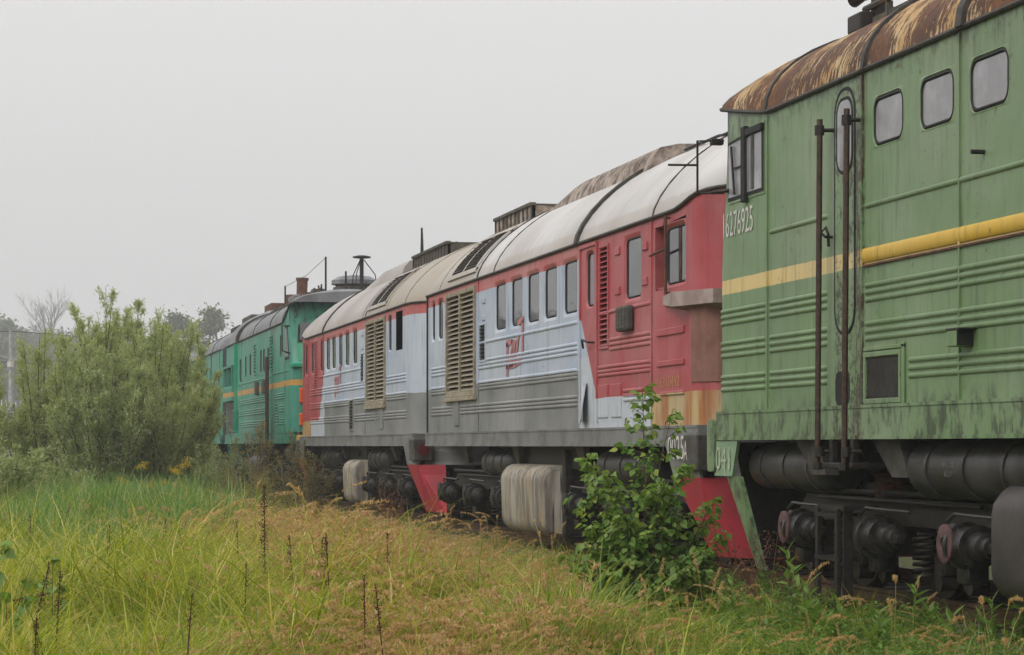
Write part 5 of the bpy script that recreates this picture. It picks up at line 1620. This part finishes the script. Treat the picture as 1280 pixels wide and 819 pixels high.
for n, d0, d1, sc in ((13000, 11.5, 24, 1.0), (14000, 24, 38, 1.08), (12000, 38, 62, 1.25), (4000, 62, 100, 1.7)):
    x, y, d, px, py = meadow(n, d0, d1)
    W = zone(x, y, px, py); cum = W.cumsum(1); u = rng.uniform(0, 1, len(x))
    kind = (u[:, None] > cum).sum(1)
    low = np.where(x > 5.2, 0.5, np.where(x > 4.4, 0.72, 1.0)) * np.clip(0.55 + (d - 11) / 14, 0.55, 1.0)
    for i, kn in enumerate(KN):
        k = kind == i
        n_ = int(k.sum())
        z = ground_h(x[k], y[k]) - 0.01
        sets[kn][0].append(np.stack([x[k], y[k], z], 1))
        t_ = 0.14 if kn != 'reed' else 0.06
        sets[kn][1].append(np.stack([rng.normal(0, t_, n_), rng.normal(0, t_, n_), rng.uniform(0, 2 * PI, n_)], 1))
        s_ = rng.uniform(0.75, 1.25, n_) * sc * (low[k]) * np.clip(1 + 0.42 * vnoise(x[k], y[k], 2.6, 17), 0.45, 1.6)
        s_ = np.minimum(s_, 1.35) if kn == 'reed' else s_
        sets[kn][2].append(np.stack([s_, s_, s_ / sc ** 0.6 * rng.uniform(0.85, 1.15, n_)], 1))
# under-layer so that no bare soil shows through
x, y, d, px, py = meadow(5000, 13, 50)
put('green', x, y, 0.5, 0.8)
x, y, d, px, py = meadow(2600, 12.5, 26, 780, 1400)
k = (x > 5.0) & (rng.uniform(0, 1, len(x)) < 0.75)
put('weed', x[k], y[k], 0.55, 1.05)
k = (x > 5.0) & (rng.uniform(0, 1, len(x)) < 0.3)
put('green', x[k], y[k], 0.45, 0.75)
# tall brown seed heads among the greener grass at the right and along the track
x, y, d, px, py = meadow(3400, 14, 60)
k = (rng.uniform(0, 1, len(x)) < np.where(px > 560, 0.75, np.where(px > 280, 0.5, 0.12))) & (np.abs(vnoise(x, y, 1.7, 9)) > 0.25)
put('heads', x[k], y[k], 0.55, 1.0, 0.25)
names = dict(green=('meadow_grass', 'mixed green meadow grass over the ground beside the track', 'grass'), lush=('lush_grass', 'arching yellow green grass tussocks in the lower left', 'grass'),
    dry=('dry_grass', 'golden brown dry grass with fine seed heads mid meadow', 'grass'), reed=('reed_grass', 'tall dark green sedge blades in front of the willows', 'sedge'),
    heads=('seeding_grass', 'taller nodding tan seed heads standing above the grass', 'grass'), weed=('leafy_weeds', 'low leafy green weeds along the track at lower right', 'weeds'))
colls = dict(green='green_tufts', lush='lush_tufts', dry='dry_tufts', reed='reed_tufts', heads='tall_heads', weed='weed_tufts')
for k, (a, b_, c_) in sets.items():
    scatter(names[k][0], names[k][1], names[k][2], colls[k], np.concatenate(a), np.concatenate(b_), np.concatenate(c_))

# ---- shrubs and trees
def leaf_quads(fm, C_, D, ln, wd, r, mi=0, fold=0.15):
    n = len(C_)
    D = D / (np.linalg.norm(D, axis=1)[:, None] + 1e-9)
    S = np.cross(D, r.normal(0, 1, (n, 3))); S /= np.linalg.norm(S, axis=1)[:, None] + 1e-9
    N = np.cross(D, S)
    l = (ln * r.uniform(0.65, 1.3, n))[:, None]; w = (wd * r.uniform(0.7, 1.25, n))[:, None]
    v = np.stack([C_, C_ + D * l * 0.45 + S * w * 0.5 + N * l * fold, C_ + D * l, C_ + D * l * 0.45 - S * w * 0.5 + N * l * fold], 1).reshape(-1, 3)
    fm.add(v, np.arange(n)[:, None] * 4 + np.arange(4)[None], mi)

def shrub(name, label, cat, base, h, spread, stems, twigs, per, leaf, leaf_mat, seed, group=None, low=0.15, up=0.5, twig_len=0.55, stem_r=0.022, aspect=1.0, bark=None, pw=0.75):
    r = np.random.default_rng(seed)
    root = empty(name, base); tag(root, label, cat, group)
    sm = MB(); fm = FM()
    for i in range(stems):
        az = r.uniform(0, 2 * PI); out = spread * math.sqrt(r.uniform(0.02, 1)); hh = h * (0.62 + 0.38 * r.uniform() ** 1.6) * (1 - 0.2 * (out / spread) ** 2)
        b0 = np.array([math.cos(az), math.sin(az) * aspect, 0]) * out * 0.22
        tip = np.array([math.cos(az) * out, math.sin(az) * out * aspect, hh]); bend = r.normal(0, 0.12, 3) * h * 0.3; bend[2] = 0
        def pt(t):
            return b0 + (tip - b0) * np.array([t ** 1.25, t ** 1.25, t]) + bend * math.sin(t * PI)
        sm.tube([pt(t) for t in np.linspace(0, 1, 6)], [stem_r * (1 - 0.85 * t) for t in np.linspace(0, 1, 6)], 4, False)
        for j in range(twigs):
            t = low + (1 - low) * r.uniform() ** pw
            p = pt(t); a2 = r.uniform(0, 2 * PI); tl = twig_len * r.uniform(0.5, 1.2) * (1.2 - 0.85 * t)
            dv = np.array([math.cos(a2), math.sin(a2), up * r.uniform(0.6, 1.6)]); dv /= np.linalg.norm(dv)
            if j % 3 == 0:
                sm.tube([p, p + dv * tl], [stem_r * 0.28, stem_r * 0.1], 3, False)
            q = r.uniform(0.05, 1, per)[:, None]
            Cc = p + dv * tl * q + r.normal(0, 0.03, (per, 3)) * (0.5 + twig_len)
            D = dv * 0.8 + r.normal(0, 0.55, (per, 3))
            leaf_quads(fm, Cc, D, leaf[0], leaf[1], r)
        q = r.uniform(0.6, 1.0, per)
        Cc = np.array([pt(t) for t in q]) + r.normal(0, 0.02, (per, 3))
        leaf_quads(fm, Cc, np.array([0, 0, 0.8]) + r.normal(0, 0.6, (per, 3)), leaf[0], leaf[1], r)
    build(sm, 'stems', bark or V['twig'], root)['kind'] = 'stuff'
    c_ = link('crown', fm.mesh('crown', [leaf_mat]), None, root); c_['kind'] = 'stuff'
    return root

def gpos(px, d):
    p = at_depth(px, HOR, d); p.z = float(ground_h(p.x, p.y)) - 0.02
    return p
W_ = [(192, 62, 5.45, 1.15, 30, 'willow bush between the blunt topped one and the one by the train', 9), (110, 58, 5.35, 1.25, 34, 'tallest willow bush with a pointed top at the left', 1), (165, 61, 5.2, 1.3, 34, 'full willow bush in the middle of the thicket with a blunt top', 2), (216, 64, 5.3, 1.2, 30, 'willow bush leaning against the farthest green locomotive', 3),
      (62, 56, 4.1, 1.2, 26, 'lower willow bush left of the tallest one, in front of the pole', 4), (140, 54, 4.0, 1.3, 28, 'front willow bush with grey green leaves below the pointed one', 5), (200, 55, 3.9, 1.3, 28, 'front willow bush above the yellow flowers', 6), (240, 60, 3.7, 0.7, 18, 'narrow willow bush nearest to the green locomotives', 7)]
for px, d, h, sp, st, lab, sd_ in W_:
    shrub('willow_bush', lab, 'bush', gpos(px, d), h * 1.08, sp * 1.15, int(st * 1.3), 22, 58, (0.105, 0.022), V['willow'] if sd_ not in (5,) else V['sallow'], sd_, 'willow thicket on the left', stem_r=0.03, low=0.06, up=1.7, pw=1.0, twig_len=0.7)
shrub('sallow_bush', 'low grey green sallow bush at the left edge', 'bush', gpos(8, 46), 2.35, 1.0, 24, 14, 30, (0.09, 0.026), V['sallow'], 21, 'willow thicket on the left')
shrub('sallow_bush', 'small sallow bush in front of the thicket, left of the reeds', 'bush', gpos(48, 49), 1.9, 0.9, 20, 12, 26, (0.085, 0.026), V['sallow'], 22, 'willow thicket on the left')
for px, d, h, sp, lab, mt, sd_ in ((322, 51, 2.75, 0.55, 'thin olive shrub standing before the turquoise locomotive', 'olive', 31), (362, 50, 2.1, 0.5, 'brownish shrub below the orange lamps of the turquoise locomotive', 'olive', 32), (284, 54, 2.2, 0.6, 'pale green young willow right of the thicket', 'sallow', 33), (393, 47, 1.75, 0.35, 'small olive shrub beside the fuel tank of the grey locomotive', 'olive', 34), (300, 48, 1.6, 0.6, 'bushy brown weed clump between thicket and train', 'olive', 35), (262, 50, 1.9, 0.5, 'slim pale shrub by the goldenrod', 'sallow', 36), (345, 46, 1.3, 0.6, 'low brown weed clump in front of the olive shrubs', 'olive', 37)):
    shrub('trackside_shrub', lab, 'shrub', gpos(px, d), h, sp, 14, 11, 16, (0.05, 0.02), V[mt], sd_, 'shrubs along the far track', stem_r=0.012, twig_len=0.35, up=0.9)
# goldenrod
for i, (px, py, d) in enumerate(((234, 575, 50), (219, 583, 48), (180, 575, 49), (196, 603, 44), (152, 598, 45))):
    b = gpos(px, d); h = EYE - (py - HOR) * d / FPX - b.z
    r = np.random.default_rng(60 + i)
    root = empty('goldenrod', b)
    tag(root, ['goldenrod with the largest yellow head, rightmost by the shrubs', 'goldenrod just left of the rightmost one, dense yellow head', 'goldenrod against the dark foot of the willows', 'low goldenrod nearest to the sedge', 'leftmost goldenrod with sparse yellow florets'][i], 'flower', 'goldenrods before the willows')
    sm = MB(); fl = FM(); lf = FM()
    for s_ in range(4 if i < 2 else 3):
        a = r.uniform(0, 2 * PI); tp = np.array([math.cos(a) * 0.16 * r.uniform(0.1, 1), math.sin(a) * 0.16 * r.uniform(0.1, 1), h * r.uniform(0.86, 1.0)])
        sm.tube([tp * np.array([0.3, 0.3, 0]), tp * np.array([0.8, 0.8, 0.55]), tp], 0.005, 4, False)
        n = 34
        leaf_quads(fl, tp + r.normal(0, 1, (n, 3)) * np.array([0.05, 0.05, 0.03]), r.normal(0, 1, (n, 3)), 0.03, 0.022, r)
        n = 22; q = r.uniform(0.2, 0.85, n)[:, None]
        leaf_quads(lf, tp * q, r.normal(0, 1, (n, 3)) + np.array([0, 0, 0.3]), 0.1, 0.02, r)
    build(sm, 'stems', V['golden'], root)
    o = link('flower_head', fl.mesh('flower_head', [V['yellow']]), None, root); o['kind'] = 'stuff'
    o = link('leaves', lf.mesh('leaves', [V['golden']]), None, root); o['kind'] = 'stuff'

# dock stalks: dark brown seed spikes
DK = [(330, 603, 1.34, 1.0, 0.0), (361.6, 666, 0.92, 0.36, 0), (407.5, 662, 0.92, 0.36, 0.0), (397, 668, 0.88, 0.3, 0.05), (296, 652, 0.95, 0.3, 0), (308, 694, 0.85, 0.18, 0.0), (219, 724, 0.9, 0.18, 0.1), (207, 647, 0.9, 0.2, 0), (137, 656, 0.95, 0.3, 0),
      (65.5, 700, 0.95, 0.42, 0.05), (46, 760, 0.8, 0.42, 0.0), (24, 690, 0.95, 0.5, 0.2), (38, 640, 1.0, 0.3, 0), (54, 620, 1.05, 0.42, 0.3), (407, 663, 1.0, 0.4, 0.0), (455, 704, 0.9, 0.3, 0.0), (489, 712, 0.9, 0.28, -0.1), (485, 658, 0.95, 0.3, 0), (8, 727, 0.75, 0.4, 1.2)]
DL = ['tallest dark red brown dock stalk in mid meadow', 'dock stalk just right of the tallest one', 'short dock stalk before the grey locomotive plow', 'thin dock stalk with sparse seeds right of the tallest one', 'dock stalk left of the tallest one', 'small dock tip low in the golden grass', 'leaning dock tip in the golden grass left of centre', 'dock tip at the edge of the sedge', 'dark dock stalk standing in the sedge', 'dock stalk in the lush grass at left', 'lowest dock stalk near the bottom left corner', 'paired dock stalk by the poplar shoots', 'faint dock stalk at the left behind the shoots', 'slanting dock stalk at the sedge edge on the left', 'dock stalk beside the small olive shrub', 'thin dock stalk in the middle of the lower meadow', 'crooked dock stalk right of the thin one', 'reddish dock stalk near the red plow', 'broken dock stalk bent sideways at the left edge']
for i, (px, py, h, head, tilt) in enumerate(DK):
    h += 0.05 if tilt < 1 else 0
    d = FPX * (EYE - h) / (py - HOR); b = gpos(px, d)
    r = np.random.default_rng(200 + i)
    root = empty('dock_stalk', b); tag(root, DL[i], 'weed', 'dark dock stalks')
    tx = np.array([math.cos(YAW), -math.sin(YAW), 0]) * math.sin(tilt) + np.array([0, 0, math.cos(tilt)])
    wob = r.normal(0, 0.02, 3)
    top = tx * h if tilt < 1 else np.array([0, 0, 0.62])
    pts = [np.zeros(3), top * 0.5 + wob, top]
    if tilt > 1:
        pts = [np.zeros(3), np.array([0, 0, 0.5]), np.array([0, 0, 0.66]), np.array([0, 0, 0.72]) + np.array([math.cos(YAW), -math.sin(YAW), 0]) * 0.3]
    build(MB().tube(pts, [0.006, 0.005] + [0.003] * (len(pts) - 2), 5, False), 'stem', V['dock'], root)
    fm = FM(); fat_ = 1.35 if i == 0 else 0.85; n = int(head * 520 * fat_)
    pa, pb = Vector(pts[-2]), Vector(pts[-1])
    seg = np.array(pb) - np.array(pa) if tilt > 1 else tx * head
    q = r.uniform(0, 1, n)[:, None]
    dens = 0.4 + 0.6 * np.abs(np.sin(q * 11 + i)); k_ = r.uniform(0, 1, (n, 1)) < dens
    C_ = (np.array(pb) - seg * q + r.normal(0, 0.0105 * fat_, (n, 3)) * (0.5 + 0.9 * np.sin(np.clip(q, 0, 1) * PI)))[k_[:, 0]]
    leaf_quads(fm, C_, r.normal(0, 1, (len(C_), 3)) + np.array([0, 0, 0.6]), 0.015 * (1.2 if i == 0 else 1.0), 0.009 * (1.3 if i == 0 else 1.0), r)
    o = link('seed_head', fm.mesh('seed_head', [V['dock']]), None, root); o['kind'] = 'stuff'

# reddish dry weeds against the running gear
for i, (px, d, h) in enumerate(((482, 41.5, 1.25), (497, 40.5, 1.0), (960, 20.5, 1.0), (925, 21.2, 0.95), (548, 37.0, 0.8))):
    b = gpos(px, d); r = np.random.default_rng(300 + i)
    root = empty('dry_weed', b); tag(root, ['tall reddish dry weed before the farther grey locomotive bogie', 'second reddish dry weed left of the red middle plow', 'dry red weed by the ladder of the near green locomotive', 'wiry red seed stems in front of the near red plow', 'low dry weed right of the middle red plow'][i], 'weed', 'dry weeds along the train')
    sm = MB(); fm = FM()
    for s_ in range(9):
        a = r.uniform(0, 2 * PI); tp = np.array([math.cos(a) * 0.28, math.sin(a) * 0.2, h * r.uniform(0.6, 1)])
        sm.tube([(0, 0, 0), tp * np.array([0.45, 0.45, 0.6]), tp], [0.006, 0.004, 0.002], 4, False)
        n = 26; q = r.uniform(0.5, 1, n)[:, None]
        leaf_quads(fm, tp * np.concatenate([q, q, q ** 0.7], 1) + r.normal(0, 0.03, (n, 3)), r.normal(0, 1, (n, 3)), 0.035, 0.012, r)
    build(sm, 'stems', V['reddry'], root)['kind'] = 'stuff'
    o = link('seed_heads', fm.mesh('seed_heads', [V['reddry']]), None, root); o['kind'] = 'stuff'

# ---- saplings with single leaves
def leaf_mesh(name, ln, wd, mat, pts=((0, 0), (0.16, 0.36), (0.36, 0.5), (0.62, 0.36), (1, 0))):
    v, f = [], []
    for t, w in pts:
        dr = -0.16 * t * t * ln
        v += [(-w * wd, t * ln, dr + 0.12 * w * wd), (0, t * ln, dr - 0.03 * wd), (w * wd, t * ln, dr + 0.12 * w * wd)]
    for k in range(len(pts) - 1):
        a = 3 * k
        f += [(a, a + 1, a + 4, a + 3), (a + 1, a + 2, a + 5, a + 4)]
    me = bpy.data.meshes.new(name); me.from_pydata(v, [], f); me.materials.append(mat)
    me.polygons.foreach_set('use_smooth', [True] * len(me.polygons)); me.update()
    return me
RIGHT = Vector((math.cos(YAW), -math.sin(YAW), 0)); FWD = Vector((math.sin(YAW), math.cos(YAW), 0))
def sapling(name, label, cat, base, tips, leaves, lm, light, seed, singles=300, twig=0.32, r0=0.014, bark=None, low=0.1):
    """tips: (metres to picture right, metres away, height) of each leader"""
    r = random.Random(seed)
    root = empty(name, base); tag(root, label, cat)
    sm = MB(); spots = []
    for (a, b_, h, wt) in tips:
        tip = RIGHT * a + FWD * b_ + Vector((0, 0, h)); bend = Vector((r.uniform(-.06, .06), r.uniform(-.06, .06), 0)) * h
        def pt(t): return Vector((tip.x * t ** 1.4, tip.y * t ** 1.4, tip.z * t)) + bend * math.sin(PI * t)
        sm.tube([pt(t) for t in (0, 0.2, 0.4, 0.6, 0.8, 1)], [r0 * (1 - 0.85 * t) for t in (0, 0.2, 0.4, 0.6, 0.8, 1)], 5, False)
        n = int(leaves * wt)
        nt_ = max(3, n // 9)
        for j in range(nt_):
            t = low + (1 - low) * (j + r.random()) / nt_
            p = pt(t); az = r.uniform(0, 2 * PI); tl = twig * r.uniform(0.15, 1.25) * (1.08 - t) + 0.03
            dv = Vector((math.cos(az), math.sin(az), r.uniform(0.1, 0.7))).normalized()
            e = p + dv * tl
            sm.tube([p, e], [0.004, 0.002], 3, False)
            for q in range(9):
                s_ = r.uniform(0.25, 1.05)
                spots.append((p + dv * tl * s_ + Vector((r.gauss(0, .02), r.gauss(0, .02), r.gauss(0, .02))), az + r.gauss(0, 1.1), r.uniform(-1.3, 0.3), r.uniform(-0.8, 0.8), r.uniform(0.4, 1.25), t))
    st = build(sm, 'stems', bark or V['twig'], root)
    r.shuffle(spots)
    # the leaves that show largest are the ones on the photographer's side
    spots.sort(key=lambda s_: (s_[0].dot(FWD)) - 0.25 * s_[4])
    fm = FM()
    for i, (p, az, pit, rol, sc_, t) in enumerate(spots):
        M4 = Matrix.Translation(p) @ Euler((pit, rol, az - PI / 2), 'XYZ').to_matrix().to_4x4() @ Matrix.Scale(sc_, 4)
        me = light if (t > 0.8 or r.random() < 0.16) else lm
        if i < singles:
            o = bpy.data.objects.new('leaf', me); C.objects.link(o); o.parent = root
            o.matrix_local = M4
        else:
            v = np.array([(M4 @ q.co)[:] for q in me.vertices])
            fm.add(v, [list(pl.vertices) for pl in me.polygons], 0 if me is lm else 1)
    if fm.n:
        o = link('inner_leaves', fm.mesh('inner_leaves', [lm.materials[0], light.materials[0]]), None, root); o['kind'] = 'stuff'
    return root
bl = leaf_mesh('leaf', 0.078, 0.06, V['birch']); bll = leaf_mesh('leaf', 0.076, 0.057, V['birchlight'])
D_B = 21.3
def tipat(px0, px, py, dd=0.0):
    return ((px - px0) * D_B / FPX, dd, EYE + (HOR - py) * D_B / FPX)
tl_ = [tipat(805, 803, 476, 0) + (0.12,), tipat(805, 842, 502, 0.05) + (0.035,), tipat(805, 728, 562, -0.05) + (0.10,), tipat(805, 700 + 62, 585, -0.1) + (0.12,), tipat(805, 893, 618, 0.0) + (0.09,), tipat(805, 905, 660, -0.1) + (0.05,), tipat(805, 715, 690, -0.1) + (0.05,), tipat(805, 850, 575, -0.1) + (0.12,), tipat(805, 735, 650, -0.15) + (0.13,), tipat(805, 825, 600, -0.25) + (0.16,), tipat(805, 880, 680, -0.2) + (0.12,), tipat(805, 780, 640, -0.3) + (0.15,), tipat(805, 850, 700, -0.35) + (0.1,)]
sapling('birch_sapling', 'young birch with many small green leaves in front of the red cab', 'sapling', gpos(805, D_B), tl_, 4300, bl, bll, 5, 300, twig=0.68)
pl_ = leaf_mesh('leaf', 0.085, 0.075, V['weed']); pll = leaf_mesh('leaf', 0.08, 0.07, V['birchlight'])
sapling('poplar_shoot', 'leafy poplar shoot cut by the left edge of the picture', 'sapling', gpos(-14, 15.5), [(0.0, 0, 1.42, 0.4), (0.12, 0, 1.2, 0.3), (0.26, 0.1, 1.0, 0.3)], 130, pl_, pll, 8, 130, twig=0.22, r0=0.008, low=0.35)
sapling('poplar_shoot', 'small pale leaved shoot in the grass near the left edge', 'sapling', gpos(66, 17.0), [(0.0, 0, 0.98, 0.6), (0.06, 0, 0.8, 0.4)], 36, pl_, bll, 9, 40, twig=0.12, r0=0.006, low=0.55)
sapling('poplar_shoot', 'short leafy shoot at the bottom edge below the golden grass', 'sapling', gpos(366, 17.6), [(0.0, 0, 0.3, 0.5), (0.12, 0, 0.26, 0.5)], 40, pl_, bll, 10, 40, twig=0.14, r0=0.006, low=0.5)
# lance-leaved weeds at the lower right
ll = leaf_mesh('leaf', 0.19, 0.052, V['weed'], ((0, 0.1), (0.25, 0.45), (0.55, 0.42), (0.8, 0.22), (1, 0))); ll2 = leaf_mesh('leaf', 0.19, 0.054, V['birchlight'], ((0, 0.1), (0.25, 0.45), (0.55, 0.42), (0.8, 0.22), (1, 0)))
LW = [(985, 706, 19.5, 'lance leaved weed before the ladder'), (1143, 752, 18.2, 'bright lance leaved weed in front of the middle axle box'), (1276, 722, 17.2, 'lance leaved weed at the right edge before the fuel tank'), (1010, 750, 18.6, 'lance leaved weed low between ladder and strut'), (962, 770, 18.4, 'lance leaved weed below the pale green strut'), (1098, 785, 17.6, 'small lance leaved weed at the bottom under the axle boxes'), (1190, 790, 17.3, 'small lance leaved weed at the bottom near the right corner'), (1240, 770, 17.2, 'pale lance leaved weed left of the fuel tank'), (915, 740, 19.6, 'lance leaved weed right of the birch foot'), (1050, 775, 18.0, 'lance leaved weed at the foot of the ladder')]
for i, (px, py, d, lab) in enumerate(LW):
    b = gpos(px, d); h = max(0.3, EYE - (py - 18 - HOR) * d / FPX - b.z)
    r = random.Random(400 + i)
    root = empty('lance_weed', b); tag(root, lab, 'weed', 'lance leaved weeds at lower right')
    sm = MB()
    for s_ in range(3):
        ox, oy = (r.uniform(-.1, .1), r.uniform(-.1, .1)) if s_ else (0, 0)
        hh = h * (1 if s_ == 0 else r.uniform(0.6, 0.85))
        sm.tube([(ox * 0.3, oy * 0.3, 0), (ox, oy, hh * 0.6), (ox * 1.2, oy * 1.2, hh)], [0.006, 0.005, 0.003], 5, False)
        n = 16
        for k in range(n):
            t = 0.3 + 0.7 * k / (n - 1); az = k * 2.4 + s_
            o = link('leaf', ll if r.random() < 0.6 else ll2, None, root, (ox * (0.3 + 0.9 * t), oy * (0.3 + 0.9 * t), hh * t))
            o.rotation_euler = (0.15 + 0.85 * t ** 3 + r.uniform(-.25, .2), r.uniform(-.3, .3), az); s2 = (1.1 - 0.35 * t) * r.uniform(0.75, 1.1); o.scale = (s2, s2, s2)
    build(sm, 'stems', V['weed'], root)

# ---- distance: wood on the rise, single tree, power pole
def tree_fm(seed, h, w, n, leaf, clumps=26, bare=0.0):
    r = np.random.default_rng(seed); fm = FM(); c_ = []
    for k in range(clumps):
        t = r.uniform(0.28, 1.0); rad = w * (math.sin(min(1, (t - 0.15) * 1.25) * PI) ** 0.6 + 0.05) * r.uniform(0.25, 1.0); a = r.uniform(0, 2 * PI)
        c_.append((rad * math.cos(a), rad * math.sin(a), h * (0.12 + 0.86 * t)))
    c_ = np.array(c_); per = n // clumps
    for c0 in c_:
        s_ = w * r.uniform(0.2, 0.42)
        leaf_quads(fm, c0 + r.normal(0, 1, (per, 3)) * s_ * np.array([1, 1, 0.7]) * 0.6, r.normal(0, 1, (per, 3)), leaf, leaf * 0.75, r, 0)
    # trunk
    n_ = 6
    v = [(0.02 * h * math.cos(2 * PI * k / n_) * q, 0.02 * h * math.sin(2 * PI * k / n_) * q, z) for z, q in ((0, 1), (h * 0.85, 0.25)) for k in range(n_)]
    fm.add(v, [[k, (k + 1) % n_, n_ + (k + 1) % n_, n_ + k] for k in range(n_)], 1)
    for k in range(12):
        c0 = c_[k % len(c_)]; s0 = np.array([0, 0, c0[2] * 0.6]); w0 = np.array([0.12, 0.0, 0.0])
        fm.add([s0 - w0, s0 + w0, c0 + w0 * 0.3, c0 - w0 * 0.3], [[0, 1, 2, 3]], 1)
    return fm
for k in range(4):
    proto('far_trees', 'far_tree', tree_fm(500 + k, 12.5 + k, 4.6, 3000, 0.85, 34), [V['farleaf'] if k % 2 else V['farleaf2'], V['bark']])
n = 1300
az = np.radians(rng.uniform(-46, 6.2, n)); dist = rng.uniform(450, 640, n)
ok = ~((az > R(3.0)) & (dist < 560))
az, dist = az[ok], dist[ok]; n = len(az)
fx, fy = dist * np.sin(az), dist * np.cos(az)
n2_ = 60
a2_ = np.radians(rng.uniform(-44, -9, n2_)); d2_ = rng.uniform(105, 190, n2_)
az = np.concatenate([az, a2_]); fx = np.concatenate([fx, d2_ * np.sin(a2_)]); fy = np.concatenate([fy, d2_ * np.cos(a2_)]); n = len(az)
sc_ = rng.uniform(0.75, 1.2, n) * np.clip(0.98 - (np.degrees(az) - 1.0) * 0.06, 0.72, 1.02)
sc_[-n2_:] = rng.uniform(0.3, 0.78, n2_)
scatter('far_wood', 'hazy grey green wood on the rise at far left', 'wood', 'far_trees', np.stack([fx, fy, ground_h(fx, fy) - 0.3], 1), np.stack([np.zeros(n), np.zeros(n), rng.uniform(0, 6, n)], 1), np.stack([sc_, sc_, sc_], 1))
# undergrowth between meadow and wood
for k in range(3):
    proto('far_bushes', 'far_bush', tree_fm(540 + k, 4.5, 3.0, 900, 0.34, 14), [V['farleaf2'], V['bark']])
n = 420
az = np.radians(rng.uniform(-46, 3.5, n)); dist = rng.uniform(120, 300, n)
fx, fy = dist * np.sin(az), dist * np.cos(az); sc_ = rng.uniform(0.4, 1.0, n)
scatter('far_bushes', 'pale scrub between the meadow and the far wood', 'scrub', 'far_bushes', np.stack([fx, fy, ground_h(fx, fy) - 0.2], 1), np.stack([np.zeros(n), np.zeros(n), rng.uniform(0, 6, n)], 1), np.stack([sc_, sc_, sc_], 1))
def far_tree(label, px, py, d, w, seed, mat):
    b = gpos(px, d); h = EYE + (HOR - py) * d / FPX - b.z
    root = empty('far_tree', b); tag(root, label, 'tree', 'single trees beyond the train')
    fm = tree_fm(seed, h, w, 4200, 0.5, 36); crown = FM(); trunk = FM()
    crown.V, crown.F, crown.m, crown.n = fm.V[:36], fm.F[:36], fm.m[:36], 0
    link('crown', crown.mesh('crown', [mat]), None, root)['kind'] = 'stuff'
    build(MB().tube([(0, 0, 0), (0.1, 0, h * 0.5), (0, 0, h * 0.9)], [0.25, 0.16, 0.04], 7), 'trunk', V['bark'], root)
far_tree('rounded tree standing above the farthest green locomotive', 266, 387, 330, 4.0, 601, V['farleaf2'])
far_tree('dark tree behind the willow tops, left of the rounded one', 222, 396, 340, 4.6, 602, V['farleaf'])
# bare-topped tree at the wood edge
b = gpos(66, 520); root = empty('bare_tree', b); tag(root, 'bare twiggy tree top rising from the far wood at left', 'tree')
sm = MB(); rb = random.Random(4)
def twig(p, dv, l, rad, lev):
    e = p + dv * l; sm.tube([p, e], [rad, rad * 0.6], 4, False)
    if lev == 0: return
    for k in range(4 if lev < 3 else 6):
        nd = (dv + Vector((rb.uniform(-.7, .7), rb.uniform(-.7, .7), rb.uniform(0, .4)))).normalized()
        twig(p + dv * l * rb.uniform(0.55, 1), nd, l * rb.uniform(0.5, 0.75), rad * 0.55, lev - 1)
hb = EYE + (HOR - 392) * 520 / FPX - b.z
twig(Vector((0, 0, 0)), Vector((0, 0, 1)), hb * 0.55, 0.25, 4)
build(sm, 'trunk', V['bark'], root)
# power pole with two wires
b = gpos(13, 150); h = EYE + (HOR - 413) * 150 / FPX - b.z
root = empty('power_pole', b); tag(root, 'slim pale concrete power pole left of the willow thicket', 'pole')
build(MB().tube([(0, 0, 0), (0, 0, h)], [0.16, 0.09], 10), 'post', M['concrete'], root, True)
build(MB().tube([(0, 0, h - 2.3), (0, 0, h - 1.95)], 0.2, 10), 'insulator', M['whitemark'], root, True)
build(MB().tube([tuple(RIGHT * -0.7 + Vector((0, 0, h - 1.6))), tuple(RIGHT * 0.5 + Vector((0, 0, h - 1.9)))], 0.05, 6), 'crossarm', M['concrete'], root)
for z in (h - 0.05, h - 1.95):
    pts = [tuple(RIGHT * a + Vector((0, 0, z - 0.9 * (1 - (abs(a) % 40 / 20 - 1) ** 2)))) for a in range(-40, 41, 5)]
    build(MB().tube(pts, 0.022, 4), 'wire', M['wire'], root)

# ------------------------------------------------------------------ the damp air
nt = NT('damp_haze')
pv = nt.node('ShaderNodeVolumePrincipled')
pv.inputs['Color'].default_value = (0.95, 0.965, 1.0, 1)
pv.inputs['Density'].default_value = 0.0008
pv.inputs['Anisotropy'].default_value = 0.2
nt.t.links.new(pv.outputs[0], nt.out.inputs['Volume'])
hz = build(MB().box((-660, -240, -2.0), (580, 800, 46.0)), 'haze', nt.mat)
tag(hz, 'thin damp haze over the whole meadow', 'haze', kind='stuff')
